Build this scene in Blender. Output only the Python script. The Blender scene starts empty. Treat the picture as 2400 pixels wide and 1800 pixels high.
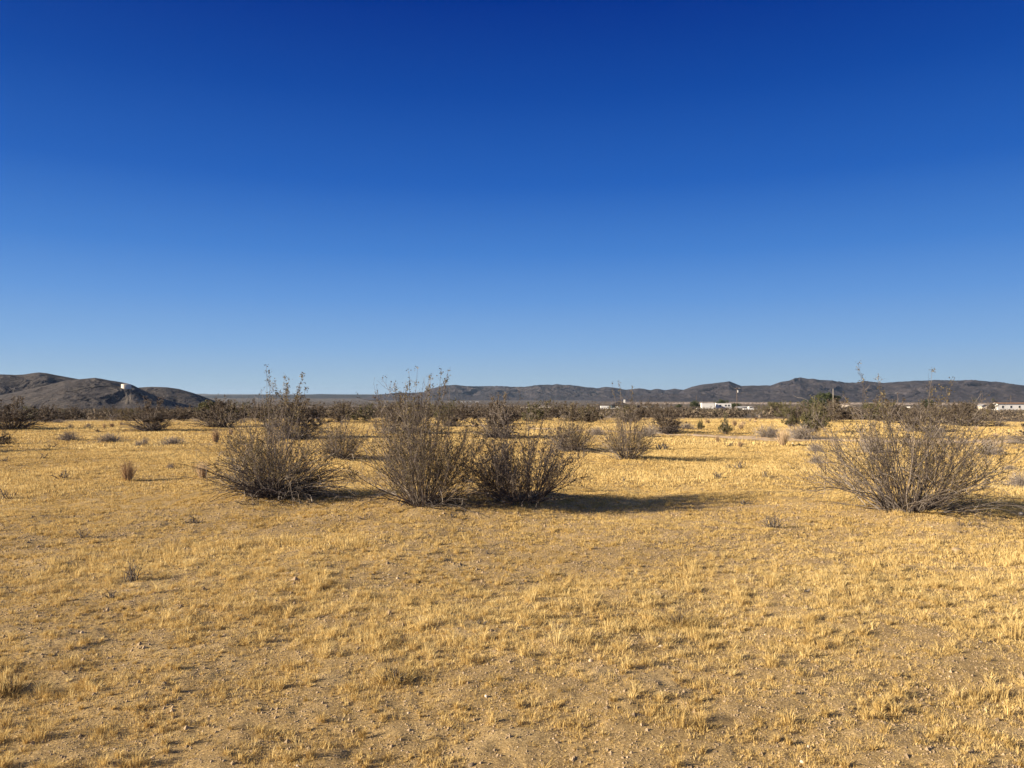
import bpy, math
import numpy as np
from mathutils import Vector

S = bpy.context.scene
# ------------------------------------------------------------------ camera
EYE = 1.6
F = 1800.0                      # focal length in photo pixels (2400 wide)
PITCH = math.atan(30 / 1800)
cam_d = bpy.data.cameras.new('camera'); cam = bpy.data.objects.new('camera', cam_d)
S.collection.objects.link(cam); S.camera = cam
cam_d.lens = 27.0; cam_d.sensor_width = 36.0; cam_d.clip_end = 40000; cam_d.clip_start = 0.1
cam.location = (0, 0, EYE); cam.rotation_euler = (math.pi / 2 + PITCH, 0, 0)
# ------------------------------------------------------------------ sky + sun
SUN_EL = math.radians(19.0)
SUN_AZ = math.radians(-107.0)   # clockwise from +Y; the light comes from the left, a little behind
w = bpy.data.worlds.new('World'); S.world = w; w.use_nodes = True
nt = w.node_tree; bg = nt.nodes['Background']
sky = nt.nodes.new('ShaderNodeTexSky'); sky.sky_type = 'NISHITA'; sky.sun_disc = False
sky.sun_elevation = SUN_EL; sky.sun_rotation = -SUN_AZ
sky.altitude = 900; sky.air_density = 1.0; sky.dust_density = 0.6; sky.ozone_density = 3.0
# clear sky: deep blue overhead fading to a pale horizon, blended with the physical sky
tc = nt.nodes.new('ShaderNodeTexCoord'); sx = nt.nodes.new('ShaderNodeSeparateXYZ'); nt.links.new(tc.outputs['Generated'], sx.inputs[0])
SKY = [(0.0, (166, 188, 207)), (.022, (158, 187, 212)), (.064, (132, 174, 220)), (.124, (100, 152, 217)), (.182, (70, 129, 207)), (.266, (36, 98, 187)), (.368, (14, 73, 164)), (.46, (2, 51, 143)), (.62, (1, 42, 122))]
def lin(c): return tuple((v / 255 / 12.92) if v < 10.3 else ((v / 255 + .055) / 1.055) ** 2.4 for v in c)
cr = nt.nodes.new('ShaderNodeValToRGB'); cr.color_ramp.interpolation = 'EASE' if False else 'LINEAR'; el = cr.color_ramp.elements
el[0].position, el[0].color = 0, (*lin(SKY[0][1]), 1); el[1].position, el[1].color = SKY[-1][0], (*lin(SKY[-1][1]), 1)
for p_, c_ in SKY[1:-1]: e_ = el.new(p_); e_.color = (*lin(c_), 1)
nt.links.new(sx.outputs[2], cr.inputs[0])
sc_ = nt.nodes.new('ShaderNodeVectorMath'); sc_.operation = 'SCALE'; sc_.inputs['Scale'].default_value = 4.67; nt.links.new(cr.outputs[0], sc_.inputs[0])
mr = nt.nodes.new('ShaderNodeMapRange'); mr.inputs[1].default_value = .5; mr.inputs[2].default_value = .85; mr.inputs[3].default_value = .0; mr.inputs[4].default_value = 1; nt.links.new(sx.outputs[2], mr.inputs[0])
hs = nt.nodes.new('ShaderNodeHueSaturation'); hs.inputs['Saturation'].default_value = .6; hs.inputs['Value'].default_value = .8; nt.links.new(sky.outputs[0], hs.inputs['Color'])
mxs = nt.nodes.new('ShaderNodeMix'); mxs.data_type = 'RGBA'; nt.links.new(mr.outputs[0], mxs.inputs[0]); nt.links.new(sc_.outputs[0], mxs.inputs[6]); nt.links.new(hs.outputs[0], mxs.inputs[7])
nt.links.new(mxs.outputs[2], bg.inputs[0]); bg.inputs[1].default_value = 0.087
sd = bpy.data.lights.new('sun', 'SUN'); sd.energy = 5.0; sd.angle = math.radians(0.55); sd.color = (1.0, 0.86, 0.66)
sun = bpy.data.objects.new('sun', sd); S.collection.objects.link(sun)
L = Vector((math.sin(SUN_AZ) * math.cos(SUN_EL), math.cos(SUN_AZ) * math.cos(SUN_EL), math.sin(SUN_EL)))
sun.rotation_euler = L.to_track_quat('Z', 'Y').to_euler()
vs = S.view_settings; vs.view_transform = 'Standard'; vs.look = 'None'; vs.gamma = 1; vs.exposure = 1.3; vs.use_curve_mapping = False

# ------------------------------------------------------------------ numpy noise
def _h(ix, iy, seed):
    n = (ix.astype(np.int64) * 374761393 + iy.astype(np.int64) * 668265263 + seed * 1442695041) & 0xffffffff
    n = ((n ^ (n >> 13)) * 1274126177) & 0xffffffff
    n = n ^ (n >> 16)
    return (n & 0xffff) / 65535.0
def noise(x, y, seed=0):
    x = np.asarray(x, float); y = np.asarray(y, float)
    ix = np.floor(x); iy = np.floor(y); fx = x - ix; fy = y - iy
    fx = fx * fx * (3 - 2 * fx); fy = fy * fy * (3 - 2 * fy)
    a = _h(ix, iy, seed); b = _h(ix + 1, iy, seed); c = _h(ix, iy + 1, seed); d = _h(ix + 1, iy + 1, seed)
    return (a * (1 - fx) + b * fx) * (1 - fy) + (c * (1 - fx) + d * fx) * fy * 1.0
def fbm(x, y, seed=0, o=4):
    s = 0; a = 0.5; t = 0
    for k in range(o):
        s = s + a * noise(x, y, seed + k * 17); t += a; a *= 0.5
        x = x * 2.03 + 11.3; y = y * 2.03 - 7.1
    return s / t
def sstep(a, b, x):
    t = np.clip((x - a) / (b - a), 0, 1); return t * t * (3 - 2 * t)

# ------------------------------------------------------------------ terrain
PR = np.array([0, 45, 60, 100, 150, 200, 300, 400, 600, 800, 1500, 2500, 3500, 5000, 6500, 9000, 14000.])
PZ = np.array([0, 0, -.12, -.95, -1.9, -2.6, -3.9, -5.2, -7.6, -9.4, -13.5, -15.5, -14, -2, 17, 30, 30.])
MOUNDS = []   # x, y, height, radius
def H(x, y):
    x = np.asarray(x, float); y = np.asarray(y, float)
    r = np.hypot(x, y)
    z = np.interp(r, PR, PZ)
    near = 1 - sstep(60, 140, r)
    z = z + near * (0.10 * (fbm(x / 7, y / 7, 3, 2) - .5) + 0.055 * (noise(x / 1.3, y / 1.3, 5) - .5) + .034 * (noise(x / .5, y / .42, 6) - .5)) * sstep(0, 6, r)
    z = z + sstep(150, 500, r) * 1.2 * (fbm(x / 160, y / 160, 9, 3) - .5)
    for (mx, my, mh, mr) in MOUNDS:
        z = z + mh * np.exp(-((x - mx) ** 2 + (y - my) ** 2) / mr ** 2)
    return z
def ray(px, py):
    f = Vector((0, math.cos(PITCH), math.sin(PITCH))); u = Vector((0, -math.sin(PITCH), math.cos(PITCH)))
    d = f * F + u * (900 - py); d.x += px - 1200
    return d
def G(px, py):
    """where the line of sight through a photo pixel meets the ground"""
    d = ray(px, py); z = 0.0; hl = math.hypot(d.x, d.y); r = 10
    for _ in range(12):
        r = (EYE - z) / max(1e-4, -d.z / hl); z = float(H(d.x / hl * r, d.y / hl * r))
    return (d.x / hl * r, d.y / hl * r, z)
def AT(px, dist, dz=0.0):
    """ground point at a given depth below a photo column"""
    x = (px - 1200) / F * dist
    return (x, dist, float(H(x, dist)) + dz)
def ZP(py, dist):
    d = ray(1200, py); return EYE + d.z / d.y * dist

for (px, py, mh, mr) in [(640, 1165, .10, 1.3), (990, 1183, .12, 1.2), (1195, 1172, .14, 1.3), (2130, 1192, .15, 1.5), (1470, 1076, .1, 1.2), (1335, 1052, .1, 1.2), (800, 1075, .08, 1.3)]:
    dd = F * EYE / (py - 930); MOUNDS.append(((px - 1200) / F * dd, dd, mh, mr))

# ------------------------------------------------------------------ mesh helpers
def tag(o, label=None, cat=None, group=None, kind=None):
    if label: o['label'] = label
    if cat: o['category'] = cat
    if group: o['group'] = group
    if kind: o['kind'] = kind
    return o
def mk(name, V, quads=None, tris=None, mats=(), tint=None, smooth=False, mi=None):
    V = np.ascontiguousarray(V, dtype=np.float32).reshape(-1, 3)
    q = np.zeros((0, 4), np.int32) if quads is None else np.asarray(quads, np.int32).reshape(-1, 4)
    t = np.zeros((0, 3), np.int32) if tris is None else np.asarray(tris, np.int32).reshape(-1, 3)
    me = bpy.data.meshes.new(name); me.vertices.add(len(V)); me.vertices.foreach_set('co', V.ravel())
    nl = q.size + t.size; me.loops.add(nl)
    me.loops.foreach_set('vertex_index', np.concatenate([q.ravel(), t.ravel()]).astype(np.int32))
    npol = len(q) + len(t); me.polygons.add(npol)
    ls = np.concatenate([np.arange(len(q)) * 4, q.size + np.arange(len(t)) * 3]).astype(np.int32)
    me.polygons.foreach_set('loop_start', ls)
    me.polygons.foreach_set('use_smooth', np.full(npol, smooth, dtype=bool))
    if mi is not None: me.polygons.foreach_set('material_index', np.asarray(mi, np.int32))
    for m_ in (mats if isinstance(mats, (list, tuple)) else [mats]): me.materials.append(m_)
    if tint is not None:
        a = me.attributes.new('tint', 'FLOAT', 'POINT'); a.data.foreach_set('value', np.asarray(tint, np.float32))
    me.update(); return me
def link(name, data, parent=None, loc=(0, 0, 0), rz=0.0, sc=1.0):
    o = bpy.data.objects.new(name, data); S.collection.objects.link(o)
    o.location = loc; o.rotation_euler = (0, 0, rz)
    o.scale = (sc, sc, sc) if not hasattr(sc, '__len__') else sc
    if parent: o.parent = parent
    return o
class MB:
    """collects boxes, tubes and prisms as one mesh"""
    def __init__(s): s.V = []; s.Q = []; s.T = []
    def n(s): return len(s.V)
    def box(s, x0, x1, y0, y1, z0, z1):
        b = s.n(); s.V += [(x, y, z) for z in (z0, z1) for (x, y) in ((x0, y0), (x1, y0), (x1, y1), (x0, y1))]
        s.Q += [(b, b + 3, b + 2, b + 1), (b + 4, b + 5, b + 6, b + 7)] + [(b + i, b + (i + 1) % 4, b + 4 + (i + 1) % 4, b + 4 + i) for i in range(4)]; return s
    def gable(s, x0, x1, y0, y1, z0, zr, th=.12, ov=.3, axis='x'):
        """two-slope roof slab; the ridge runs along axis"""
        if axis == 'x':
            ym = (y0 + y1) / 2; P = [(y0 - ov, z0), (ym, zr), (y1 + ov, z0), (y1 + ov, z0 + th), (ym, zr + th), (y0 - ov, z0 + th)]
            mkp = lambda e, p: (e, p[0], p[1]); e0, e1 = x0 - ov, x1 + ov
        else:
            xm = (x0 + x1) / 2; P = [(x0 - ov, z0), (xm, zr), (x1 + ov, z0), (x1 + ov, z0 + th), (xm, zr + th), (x0 - ov, z0 + th)]
            mkp = lambda e, p: (p[0], e, p[1]); e0, e1 = y0 - ov, y1 + ov
        b = s.n(); s.V += [mkp(e0, p) for p in P] + [mkp(e1, p) for p in P]
        for i in range(6): s.Q.append((b + i, b + (i + 1) % 6, b + 6 + (i + 1) % 6, b + 6 + i))
        for c in (0, 6): s.Q += [(b + c, b + c + 1, b + c + 4, b + c + 5), (b + c + 1, b + c + 2, b + c + 3, b + c + 4)]
        return s
    def gablewall(s, x0, x1, y0, y1, z0, z1, zr, axis='x'):
        s.box(x0, x1, y0, y1, z0, z1); b = s.n()
        if axis == 'x':
            ym = (y0 + y1) / 2; s.V += [(x0, y0, z1), (x0, y1, z1), (x0, ym, zr), (x1, y0, z1), (x1, y1, z1), (x1, ym, zr)]
        else:
            xm = (x0 + x1) / 2; s.V += [(x0, y0, z1), (x1, y0, z1), (xm, y0, zr), (x0, y1, z1), (x1, y1, z1), (xm, y1, zr)]
        s.T += [(b, b + 1, b + 2), (b + 3, b + 4, b + 5)]; s.Q += [(b, b + 3, b + 5, b + 2), (b + 1, b + 4, b + 5, b + 2)]; return s
    def cyl(s, x, y, z0, z1, r0, r1=None, n=12, cap=True):
        r1 = r0 if r1 is None else r1; b = s.n()
        for (z, r) in ((z0, r0), (z1, r1)):
            s.V += [(x + r * math.cos(2 * math.pi * i / n), y + r * math.sin(2 * math.pi * i / n), z) for i in range(n)]
        s.Q += [(b + i, b + (i + 1) % n, b + n + (i + 1) % n, b + n + i) for i in range(n)]
        if cap:
            s.V.append((x, y, z1)); c = s.n() - 1; s.T += [(b + n + i, b + n + (i + 1) % n, c) for i in range(n)]
        return s
    def hip(s, x0, x1, y0, y1, z0, zr, ins):
        b = s.n(); ym = (y0 + y1) / 2
        s.V += [(x0, y0, z0), (x1, y0, z0), (x1, y1, z0), (x0, y1, z0), (x0 + ins, ym, zr), (x1 - ins, ym, zr)]
        s.Q += [(b, b + 1, b + 5, b + 4), (b + 2, b + 3, b + 4, b + 5), (b, b + 3, b + 2, b + 1)]; s.T += [(b + 1, b + 2, b + 5), (b + 3, b, b + 4)]; return s
    def build(s, name, mat, parent=None, loc=(0, 0, 0), rz=0.0, smooth=False):
        return link(name, mk(name, s.V, s.Q or None, s.T or None, [mat], smooth=smooth), parent, loc, rz)
def tubes(P, R, k=3):
    """P (n,m,3) polylines, R (n,m) radii -> verts, quads"""
    n, m, _ = P.shape
    D = np.gradient(P, axis=1); D /= np.linalg.norm(D, axis=2, keepdims=True) + 1e-9
    ref = np.where(np.abs(D[..., 2:3]) > .9, np.array([1., 0, 0]), np.array([0, 0, 1.]))
    A = np.cross(D, ref); A /= np.linalg.norm(A, axis=2, keepdims=True) + 1e-9; B = np.cross(D, A)
    V = []
    for i in range(k):
        a = 2 * math.pi * i / k; V.append(P + R[..., None] * (A * math.cos(a) + B * math.sin(a)))
    V = np.stack(V, 2)                                   # n,m,k,3
    idx = np.arange(n * m * k).reshape(n, m, k)
    a = idx[:, :-1, :]; b = idx[:, 1:, :]
    Q = np.stack([a, np.roll(a, -1, 2), np.roll(b, -1, 2), b], -1)
    return V.reshape(-1, 3), Q.reshape(-1, 4)
def joinVQ(parts):
    V = []; Q = []; o = 0
    for (v, q) in parts: V.append(v); Q.append(q + o); o += len(v)
    return np.concatenate(V), np.concatenate(Q)
def grow(rng, p0, d0, Ln, m, trop, wig, droop=0.0):
    n = len(p0); P = np.zeros((n, m, 3)); P[:, 0] = p0; d = d0 / np.linalg.norm(d0, axis=1, keepdims=True); st = (Ln / (m - 1))[:, None]
    for i in range(1, m):
        d = d + rng.normal(0, wig, (n, 3)); d[:, 2] += trop - droop * i / m
        d /= np.linalg.norm(d, axis=1, keepdims=True); P[:, i] = P[:, i - 1] + d * st
    return P
def sample_on(rng, P, n, lo, hi):
    k = rng.integers(0, len(P), n); t = rng.uniform(lo, hi, n) * (P.shape[1] - 1); i = np.minimum(t.astype(int), P.shape[1] - 2); f = (t - i)[:, None]
    a = P[k, i]; b = P[k, i + 1]; dd = b - a; dd /= np.linalg.norm(dd, axis=1, keepdims=True) + 1e-9
    return a * (1 - f) + b * f, dd, k, t / (P.shape[1] - 1)
def leaves(rng, pos, size, tl=0.0, th=1.0, up=0.4):
    n = len(pos); d = rng.normal(0, 1, (n, 3)); d[:, 2] += up; d /= np.linalg.norm(d, axis=1, keepdims=True)
    e = np.cross(d, rng.normal(0, 1, (n, 3))); e /= np.linalg.norm(e, axis=1, keepdims=True) + 1e-9
    s = size * rng.uniform(.6, 1.4, n)[:, None]
    V = np.stack([pos, pos + d * s * .5 + e * s * .38, pos + d * s, pos + d * s * .5 - e * s * .38], 1)
    return V.reshape(-1, 3), np.arange(n * 4).reshape(-1, 4), np.repeat(rng.uniform(tl, th, n), 4)

# ------------------------------------------------------------------ materials
def newmat(name, rough=0.9):
    m_ = bpy.data.materials.new(name); m_.use_nodes = True; b = m_.node_tree.nodes['Principled BSDF']
    b.inputs['Roughness'].default_value = rough; b.inputs['Specular IOR Level'].default_value = 0.15
    return m_, m_.node_tree, b
def N(t, kind, **kw):
    n = t.nodes.new('ShaderNode' + kind)
    for k, v in kw.items(): setattr(n, k, v)
    return n
def ramp(t, fac, stops):
    r = N(t, 'ValToRGB'); e = r.color_ramp.elements
    e[0].position, e[0].color = stops[0][0], (*stops[0][1], 1); e[1].position, e[1].color = stops[-1][0], (*stops[-1][1], 1)
    for (p, c) in stops[1:-1]: x = e.new(p); x.color = (*c, 1)
    t.links.new(fac, r.inputs[0]); return r.outputs[0]
def nz(t, scale, detail=3, rough=.55, vec=None):
    n = N(t, 'TexNoise'); n.inputs['Scale'].default_value = scale; n.inputs['Detail'].default_value = detail; n.inputs['Roughness'].default_value = rough
    if vec is not None: t.links.new(vec, n.inputs['Vector'])
    return n.outputs['Fac']
def pos(t): return N(t, 'NewGeometry').outputs['Position']
def mix(t, fac, a, b, blend='MIX'):
    m_ = N(t, 'Mix', data_type='RGBA', blend_type=blend)
    for s_, v in ((m_.inputs[0], fac), (m_.inputs[6], a), (m_.inputs[7], b)):
        if isinstance(v, (int, float)): s_.default_value = v
        elif isinstance(v, tuple): s_.default_value = (*v, 1)
        else: t.links.new(v, s_)
    return m_.outputs[2]
def bump(t, b, h, dist, st=1.0):
    n = N(t, 'Bump'); n.inputs['Distance'].default_value = dist; n.inputs['Strength'].default_value = st
    t.links.new(h, n.inputs['Height']); t.links.new(n.outputs[0], b.inputs['Normal'])
def attr(t, name='tint'):
    a = N(t, 'Attribute'); a.attribute_name = name; return a.outputs['Fac']
def tintmat(name, stops, trans=0.0, rough=.85):
    m_, t, b = newmat(name, rough); c = ramp(t, attr(t), stops); t.links.new(c, b.inputs['Base Color'])
    if trans:
        tr = N(t, 'BsdfTranslucent'); t.links.new(c, tr.inputs[0]); mx = N(t, 'MixShader'); mx.inputs[0].default_value = trans
        t.links.new(b.outputs[0], mx.inputs[1]); t.links.new(tr.outputs[0], mx.inputs[2]); t.links.new(mx.outputs[0], t.nodes['Material Output'].inputs[0])
    return m_
def plain(name, col, var=.12, scale=3.0, rough=.8, bmp=0.0):
    m_, t, b = newmat(name, rough); f = nz(t, scale, 4, .6, pos(t))
    c = ramp(t, f, [(.25, tuple(v * (1 - var) for v in col)), (.75, tuple(min(1, v * (1 + var)) for v in col))]); t.links.new(c, b.inputs['Base Color'])
    if bmp: bump(t, b, f, bmp)
    return m_

def ground_material():
    m_, t, b = newmat('desert_soil', .95); p = pos(t)
    f1 = nz(t, 1.3, 5, .6, p); f2 = nz(t, 130, 4, .8, p); vo = N(t, 'TexVoronoi'); vo.inputs['Scale'].default_value = 120; t.links.new(p, vo.inputs['Vector'])
    soil = ramp(t, f1, [(.3, (.275, .19, .085)), (.55, (.375, .265, .122)), (.75, (.47, .35, .18))])
    gr = ramp(t, f2, [(.3, (.55, .5, .45)), (.5, (.95, .95, .95)), (.72, (1.35, 1.3, 1.2))])
    c = mix(t, .75, soil, gr, 'MULTIPLY')
    vc = N(t, 'SeparateColor'); t.links.new(vo.outputs['Color'], vc.inputs[0])
    pe = ramp(t, vc.outputs[0], [(.0, (.6, .55, .5)), (.5, (1, 1, 1)), (.88, (1.15, 1.15, 1.15)), (1., (1.9, 1.85, 1.75))])
    c = mix(t, .8, c, pe, 'MULTIPLY')
    # the far plain: scrub and bare patches
    g1 = nz(t, .02, 5, .7, p); g2 = nz(t, .25, 4, .75, p)
    far = ramp(t, g2, [(.38, (.055, .048, .037)), (.5, (.10, .083, .063)), (.62, (.18, .145, .105))])
    far2 = ramp(t, g1, [(.35, (.6, .6, .6)), (.65, (1.4, 1.35, 1.3))]); far = mix(t, 1.0, far, far2, 'MULTIPLY')
    c = mix(t, attr(t, 'zone'), c, far)
    c = mix(t, attr(t, 'pale'), c, (.46, .36, .27))
    t.links.new(c, b.inputs['Base Color'])
    f3 = nz(t, 45, 6, .75, p); bump(t, b, f3, .012, .8)
    return m_
def hill_material(name, cols, sc, bd, streak=None):
    m_, t, b = newmat(name, 1.0); p = pos(t)
    f = nz(t, sc, 8, .68, p); g = nz(t, sc * 9, 5, .75, p)
    c = ramp(t, f, [(.32, cols[0]), (.5, cols[1]), (.68, cols[2])]); c2 = ramp(t, g, [(.40, (.5, .5, .5)), (.5, (.98, .98, .98)), (.60, (1.5, 1.45, 1.4))])
    t.links.new(mix(t, .85, c, c2, 'MULTIPLY'), b.inputs['Base Color']); bump(t, b, g, bd, 1.0)
    return m_
M = {}
M['soil'] = ground_material()
M['grass'] = tintmat('dry_golden_grass', [(0, (.36, .245, .085)), (.5, (.585, .42, .165)), (1, (.75, .60, .29))], .25)
M['bunch'] = tintmat('tan_bunchgrass', [(0, (.30, .21, .13)), (.5, (.50, .37, .23)), (1, (.68, .51, .33))], .2)
M['bark'] = tintmat('grey_bark', [(0, (.058, .047, .042)), (.6, (.135, .11, .093)), (1, (.32, .275, .235))])
M['dead'] = tintmat('weathered_dead_wood', [(0, (.06, .05, .043)), (.6, (.15, .127, .108)), (1, (.36, .315, .27))])
M['leaf'] = tintmat('dry_olive_leaf', [(0, (.07, .054, .026)), (.5, (.14, .11, .052)), (1, (.24, .19, .10))], .2)
M['leafgreen'] = tintmat('green_leaf', [(0, (.055, .052, .024)), (.5, (.115, .106, .048)), (1, (.2, .18, .09))], .2)
M['leafbrown'] = tintmat('brown_leaf', [(0, (.06, .046, .034)), (.5, (.115, .09, .064)), (1, (.20, .16, .115))], .2)
M['sage'] = tintmat('grey_shrub_twig', [(0, (.15, .125, .105)), (.5, (.27, .23, .20)), (1, (.42, .37, .32))], .1)
M['treeleaf'] = tintmat('dark_tree_leaf', [(0, (.022, .032, .012)), (.5, (.05, .062, .026)), (1, (.10, .115, .055))], .2)
M['hill_near'] = hill_material('near_hill_rock', [(.040, .035, .034), (.055, .048, .046), (.078, .067, .060)], .035, .55)
M['hill_far'] = hill_material('far_hill_rock', [(.030, .026, .028), (.042, .036, .038), (.060, .051, .051)], .007, 3.0)
M['mesa'] = hill_material('mesa_ground', [(.026, .025, .023), (.037, .035, .031), (.055, .05, .043)], .006, 1.0)
M['track'] = plain('sandy_track', (.50, .375, .25), .25, 3, .95, .02)
M['scar'] = plain('pale_hill_track', (.082, .070, .060), .2, .3, .95)
M['rock'] = tintmat('stone', [(0, (.12, .09, .06)), (.6, (.37, .27, .165)), (1, (.68, .58, .45))], 0, .8)
M['white'] = plain('white_paint', (.70, .68, .64), .05, 1.2, .55)
M['cream'] = plain('cream_paint', (.62, .53, .42), .08, 1.2, .7)
M['tan'] = plain('tan_metal', (.62, .55, .45), .10, .8, .6)
M['brownroof'] = plain('brown_roof', (.20, .13, .085), .15, 1.0, .85)
M['darkroof'] = plain('dark_shingle_roof', (.045, .04, .04), .2, 2, .9)
M['darkwall'] = plain('dark_green_wall', (.05, .06, .062), .15, 1, .8)
M['greyroof'] = plain('grey_metal_roof', (.35, .34, .33), .08, 1, .5)
M['browngrey'] = plain('brown_wall', (.14, .11, .09), .15, 1, .85)
M['glass'] = plain('dark_glass', (.03, .035, .04), .1, 1, .15)
M['rubber'] = plain('tyre_rubber', (.02, .02, .02), .1, 1, .9)
M['pole'] = plain('weathered_pole_wood', (.12, .09, .07), .2, 2, .9)
M['palepole'] = plain('pale_pole', (.50, .44, .36), .1, 2, .8)
M['metal'] = plain('galvanised_metal', (.42, .42, .42), .1, 2, .5)
M['black'] = plain('dark_opening', (.015, .013, .012), .1, 2, .9)

# ------------------------------------------------------------------ ground
def ground():
    rs = [0.25]
    while rs[-1] < 36: rs.append(rs[-1] * (1.0085 if rs[-1] < 14 else 1.02))
    while rs[-1] < 13000: rs.append(rs[-1] * 1.03)
    r = np.array([0.0] + rs)
    th = np.concatenate([np.arange(-.82, .82, .0042), np.linspace(.82, 2 * math.pi - .82, 90)[:-1]])
    Rg, T = np.meshgrid(r, th, indexing='ij'); x = Rg * np.sin(T); y = Rg * np.cos(T)
    z = H(x, y)
    nr = 1 - sstep(12, 20, Rg)
    z += nr * (.034 * (fbm(x / .26, y / .26, 21, 3) - .5) + .013 * (noise(x / .06, y / .06, 31) - .5))
    n, m_ = x.shape; idx = np.arange(n * m_).reshape(n, m_)
    a = idx[:-1]; b = idx[1:]; Q = np.stack([a, b, np.roll(b, -1, 1), np.roll(a, -1, 1)], -1)
    me = mk('ground', np.stack([x, y, z], -1), Q, None, [M['soil']], smooth=True)
    zone = sstep(62, 105, Rg + 14 * (fbm(x / 9, y / 9, 77, 3) - .5))
    pale = (sstep(1500, 1800, Rg) - sstep(2300, 2600, Rg)) * sstep(.10, .2, T) * sstep(1.2, 1.0, T) * .85
    pale = pale + .55 * (sstep(900, 1000, Rg) - sstep(1100, 1250, Rg)) * (fbm(x / 200, y / 60, 55, 3) > .55)
    for nm, v in (('zone', zone), ('pale', pale)):
        at = me.attributes.new(nm, 'FLOAT', 'POINT'); at.data.foreach_set('value', np.ascontiguousarray(v, dtype=np.float32).ravel())
    tag(link('ground', me), 'sandy desert soil running out to the far plain', kind='structure')
ground()

def path_y(x):   # centre line of the sandy track crossing the grass
    return np.interp(x, [-30, -8, -2, 4, 9, 16, 26, 45], [55, 47, 43, 36, 30, 27.5, 28, 31])
def path_w(x):
    return np.interp(x, [-30, -2, 6, 9, 16, 45], [.6, 1.0, 1.6, 2.4, 2.6, 2.4])
def path():
    xs = np.arange(-6, 30, .2); rows = []
    cy = path_y(xs); hw = path_w(xs) * (.25 + .35 * noise(xs * .7, xs * 0, 12))
    for k, s in enumerate(np.linspace(-1, 1, 9)):
        yy = cy + s * hw + .5 * abs(s) * (noise(xs * 1.3, xs * 0 + k // 8, 4) - .5)
        rows.append(np.stack([xs, yy, H(xs, yy) + (.006 if abs(s) < 1 else -.03)], -1))
    V = np.stack(rows, 0); n, m_ = V.shape[:2]; idx = np.arange(n * m_).reshape(n, m_)
    Q = np.stack([idx[:-1, :-1], idx[:-1, 1:], idx[1:, 1:], idx[1:, :-1]], -1)
    tag(link('path', mk('path', V, Q, None, [M['track']], smooth=True)), 'bare pinkish sandy track crossing the dry grass', kind='structure')
path()

# ------------------------------------------------------------------ hills
def hill(label, sil, r0, wn, wf, seed, mat, base, lam, amp, da=.0012, dr=60, rvar=0.0):
    px = np.array([p[0] for p in sil]); zz = []
    for (a, b_) in sil:
        d = ray(a, b_); zz.append(EYE + d.z / math.hypot(d.x, d.y) * r0)
    az = np.arctan((px - 1200) / F); T = np.arange(az[0], az[-1], da)
    zr = np.interp(T, az, zz); s = np.linspace(-1, 1, dr * 2 + 1)
    TT, SS = np.meshgrid(T, s, indexing='ij'); ZR = np.repeat(zr[:, None], len(s), 1)
    foot = .75 + .5 * fbm(TT * r0 / (lam * 2.5), TT * 0, seed, 3)
    R = r0 + np.where(SS < 0, SS * wn * foot, SS * wf)
    u = TT * r0
    f = np.cos(np.pi / 2 * np.abs(SS) ** 1.0) ** 1.25
    g = 1 - np.abs(2 * fbm(u / lam + 1.5 * fbm(u / lam, R / lam, seed + 5, 2), R / (2.2 * lam), seed, 5) - 1)
    g2 = fbm(u / (lam * .25), R / (lam * .4), seed + 3, 4)
    wgt = np.clip(np.abs(SS) * 3.5, 0.0, 1) * np.clip((1 - np.abs(SS)) * 3, 0, 1)
    hh = np.clip((ZR - base) / max(1, (max(zz) - base)), 0, 1)
    z = base + (ZR - base) * f + amp * wgt * hh * ((g - .75) * 2.2 + (g2 - .5) * .6)
    z += amp * .07 * (fbm(u / (lam * .06), R / (lam * .06), seed + 8, 3) - .5) * hh
    V = np.stack([R * np.sin(TT), R * np.cos(TT), z], -1); n, m_ = V.shape[:2]; idx = np.arange(n * m_).reshape(n, m_)
    Q = np.stack([idx[:-1, :-1], idx[1:, :-1], idx[1:, 1:], idx[:-1, 1:]], -1)
    tag(link('hills', mk('hills', V, Q, None, [mat], smooth=False)), label, kind='structure')
    def Z(x, y):      # height of this hill under a point
        t = math.atan2(x, y); r = math.hypot(x, y); i = int(np.clip((t - T[0]) / da, 0, len(T) - 1)); return float(np.interp(r, R[i], z[i]))
    return Z
FAR = [(840, 938), (880, 926), (931, 921), (980, 920), (996, 918.6), (1018, 909), (1040, 903.7), (1067, 901.8), (1094, 905), (1121, 907), (1148, 905.6), (1175, 906),
       (1203, 907.8), (1230, 907.8), (1251, 905), (1265, 902), (1284, 901.3), (1295, 902), (1305.6, 900), (1322, 902.4), (1352, 904.5), (1379, 908.3), (1399, 910), (1418, 908.4),
       (1439.5, 909.4), (1466.6, 914.6), (1496.5, 911.3), (1510, 912), (1526, 914.6), (1542.6, 911.9), (1559, 914.6), (1580.5, 911.6), (1602, 914), (1625, 912), (1700, 916), (1800, 925), (1850, 938)]
FAR2 = [(1560, 940), (1590, 922), (1602, 914.5), (1621, 907.3), (1648, 901), (1689, 897.8), (1709, 895), (1721.6, 899.7), (1738, 905.9), (1767.7, 905), (1805.7, 905.6), (1827, 898.3), (1851.8, 894),
        (1862.6, 889.4), (1876, 887), (1893, 891), (1922, 890.4), (1952, 891.5), (1973.6, 897.5), (2006, 898.9), (2025, 895.3), (2071, 899.7), (2112, 896), (2152.6, 892.9), (2193, 891), (2234, 892.3),
        (2288, 894), (2329, 897), (2400, 903.2), (2550, 912), (2800, 925), (3000, 938)]
hill('long low brown rocky ridge along the horizon behind the middle bushes', FAR, 4300, 900, 900, 11, M['hill_far'], -17, 150, 17, .0007, 60)
hill('taller brown rocky ridge with rounded peaks behind the houses', FAR2, 3700, 1000, 900, 23, M['hill_far'], -17, 170, 21, .0007, 60)
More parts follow.
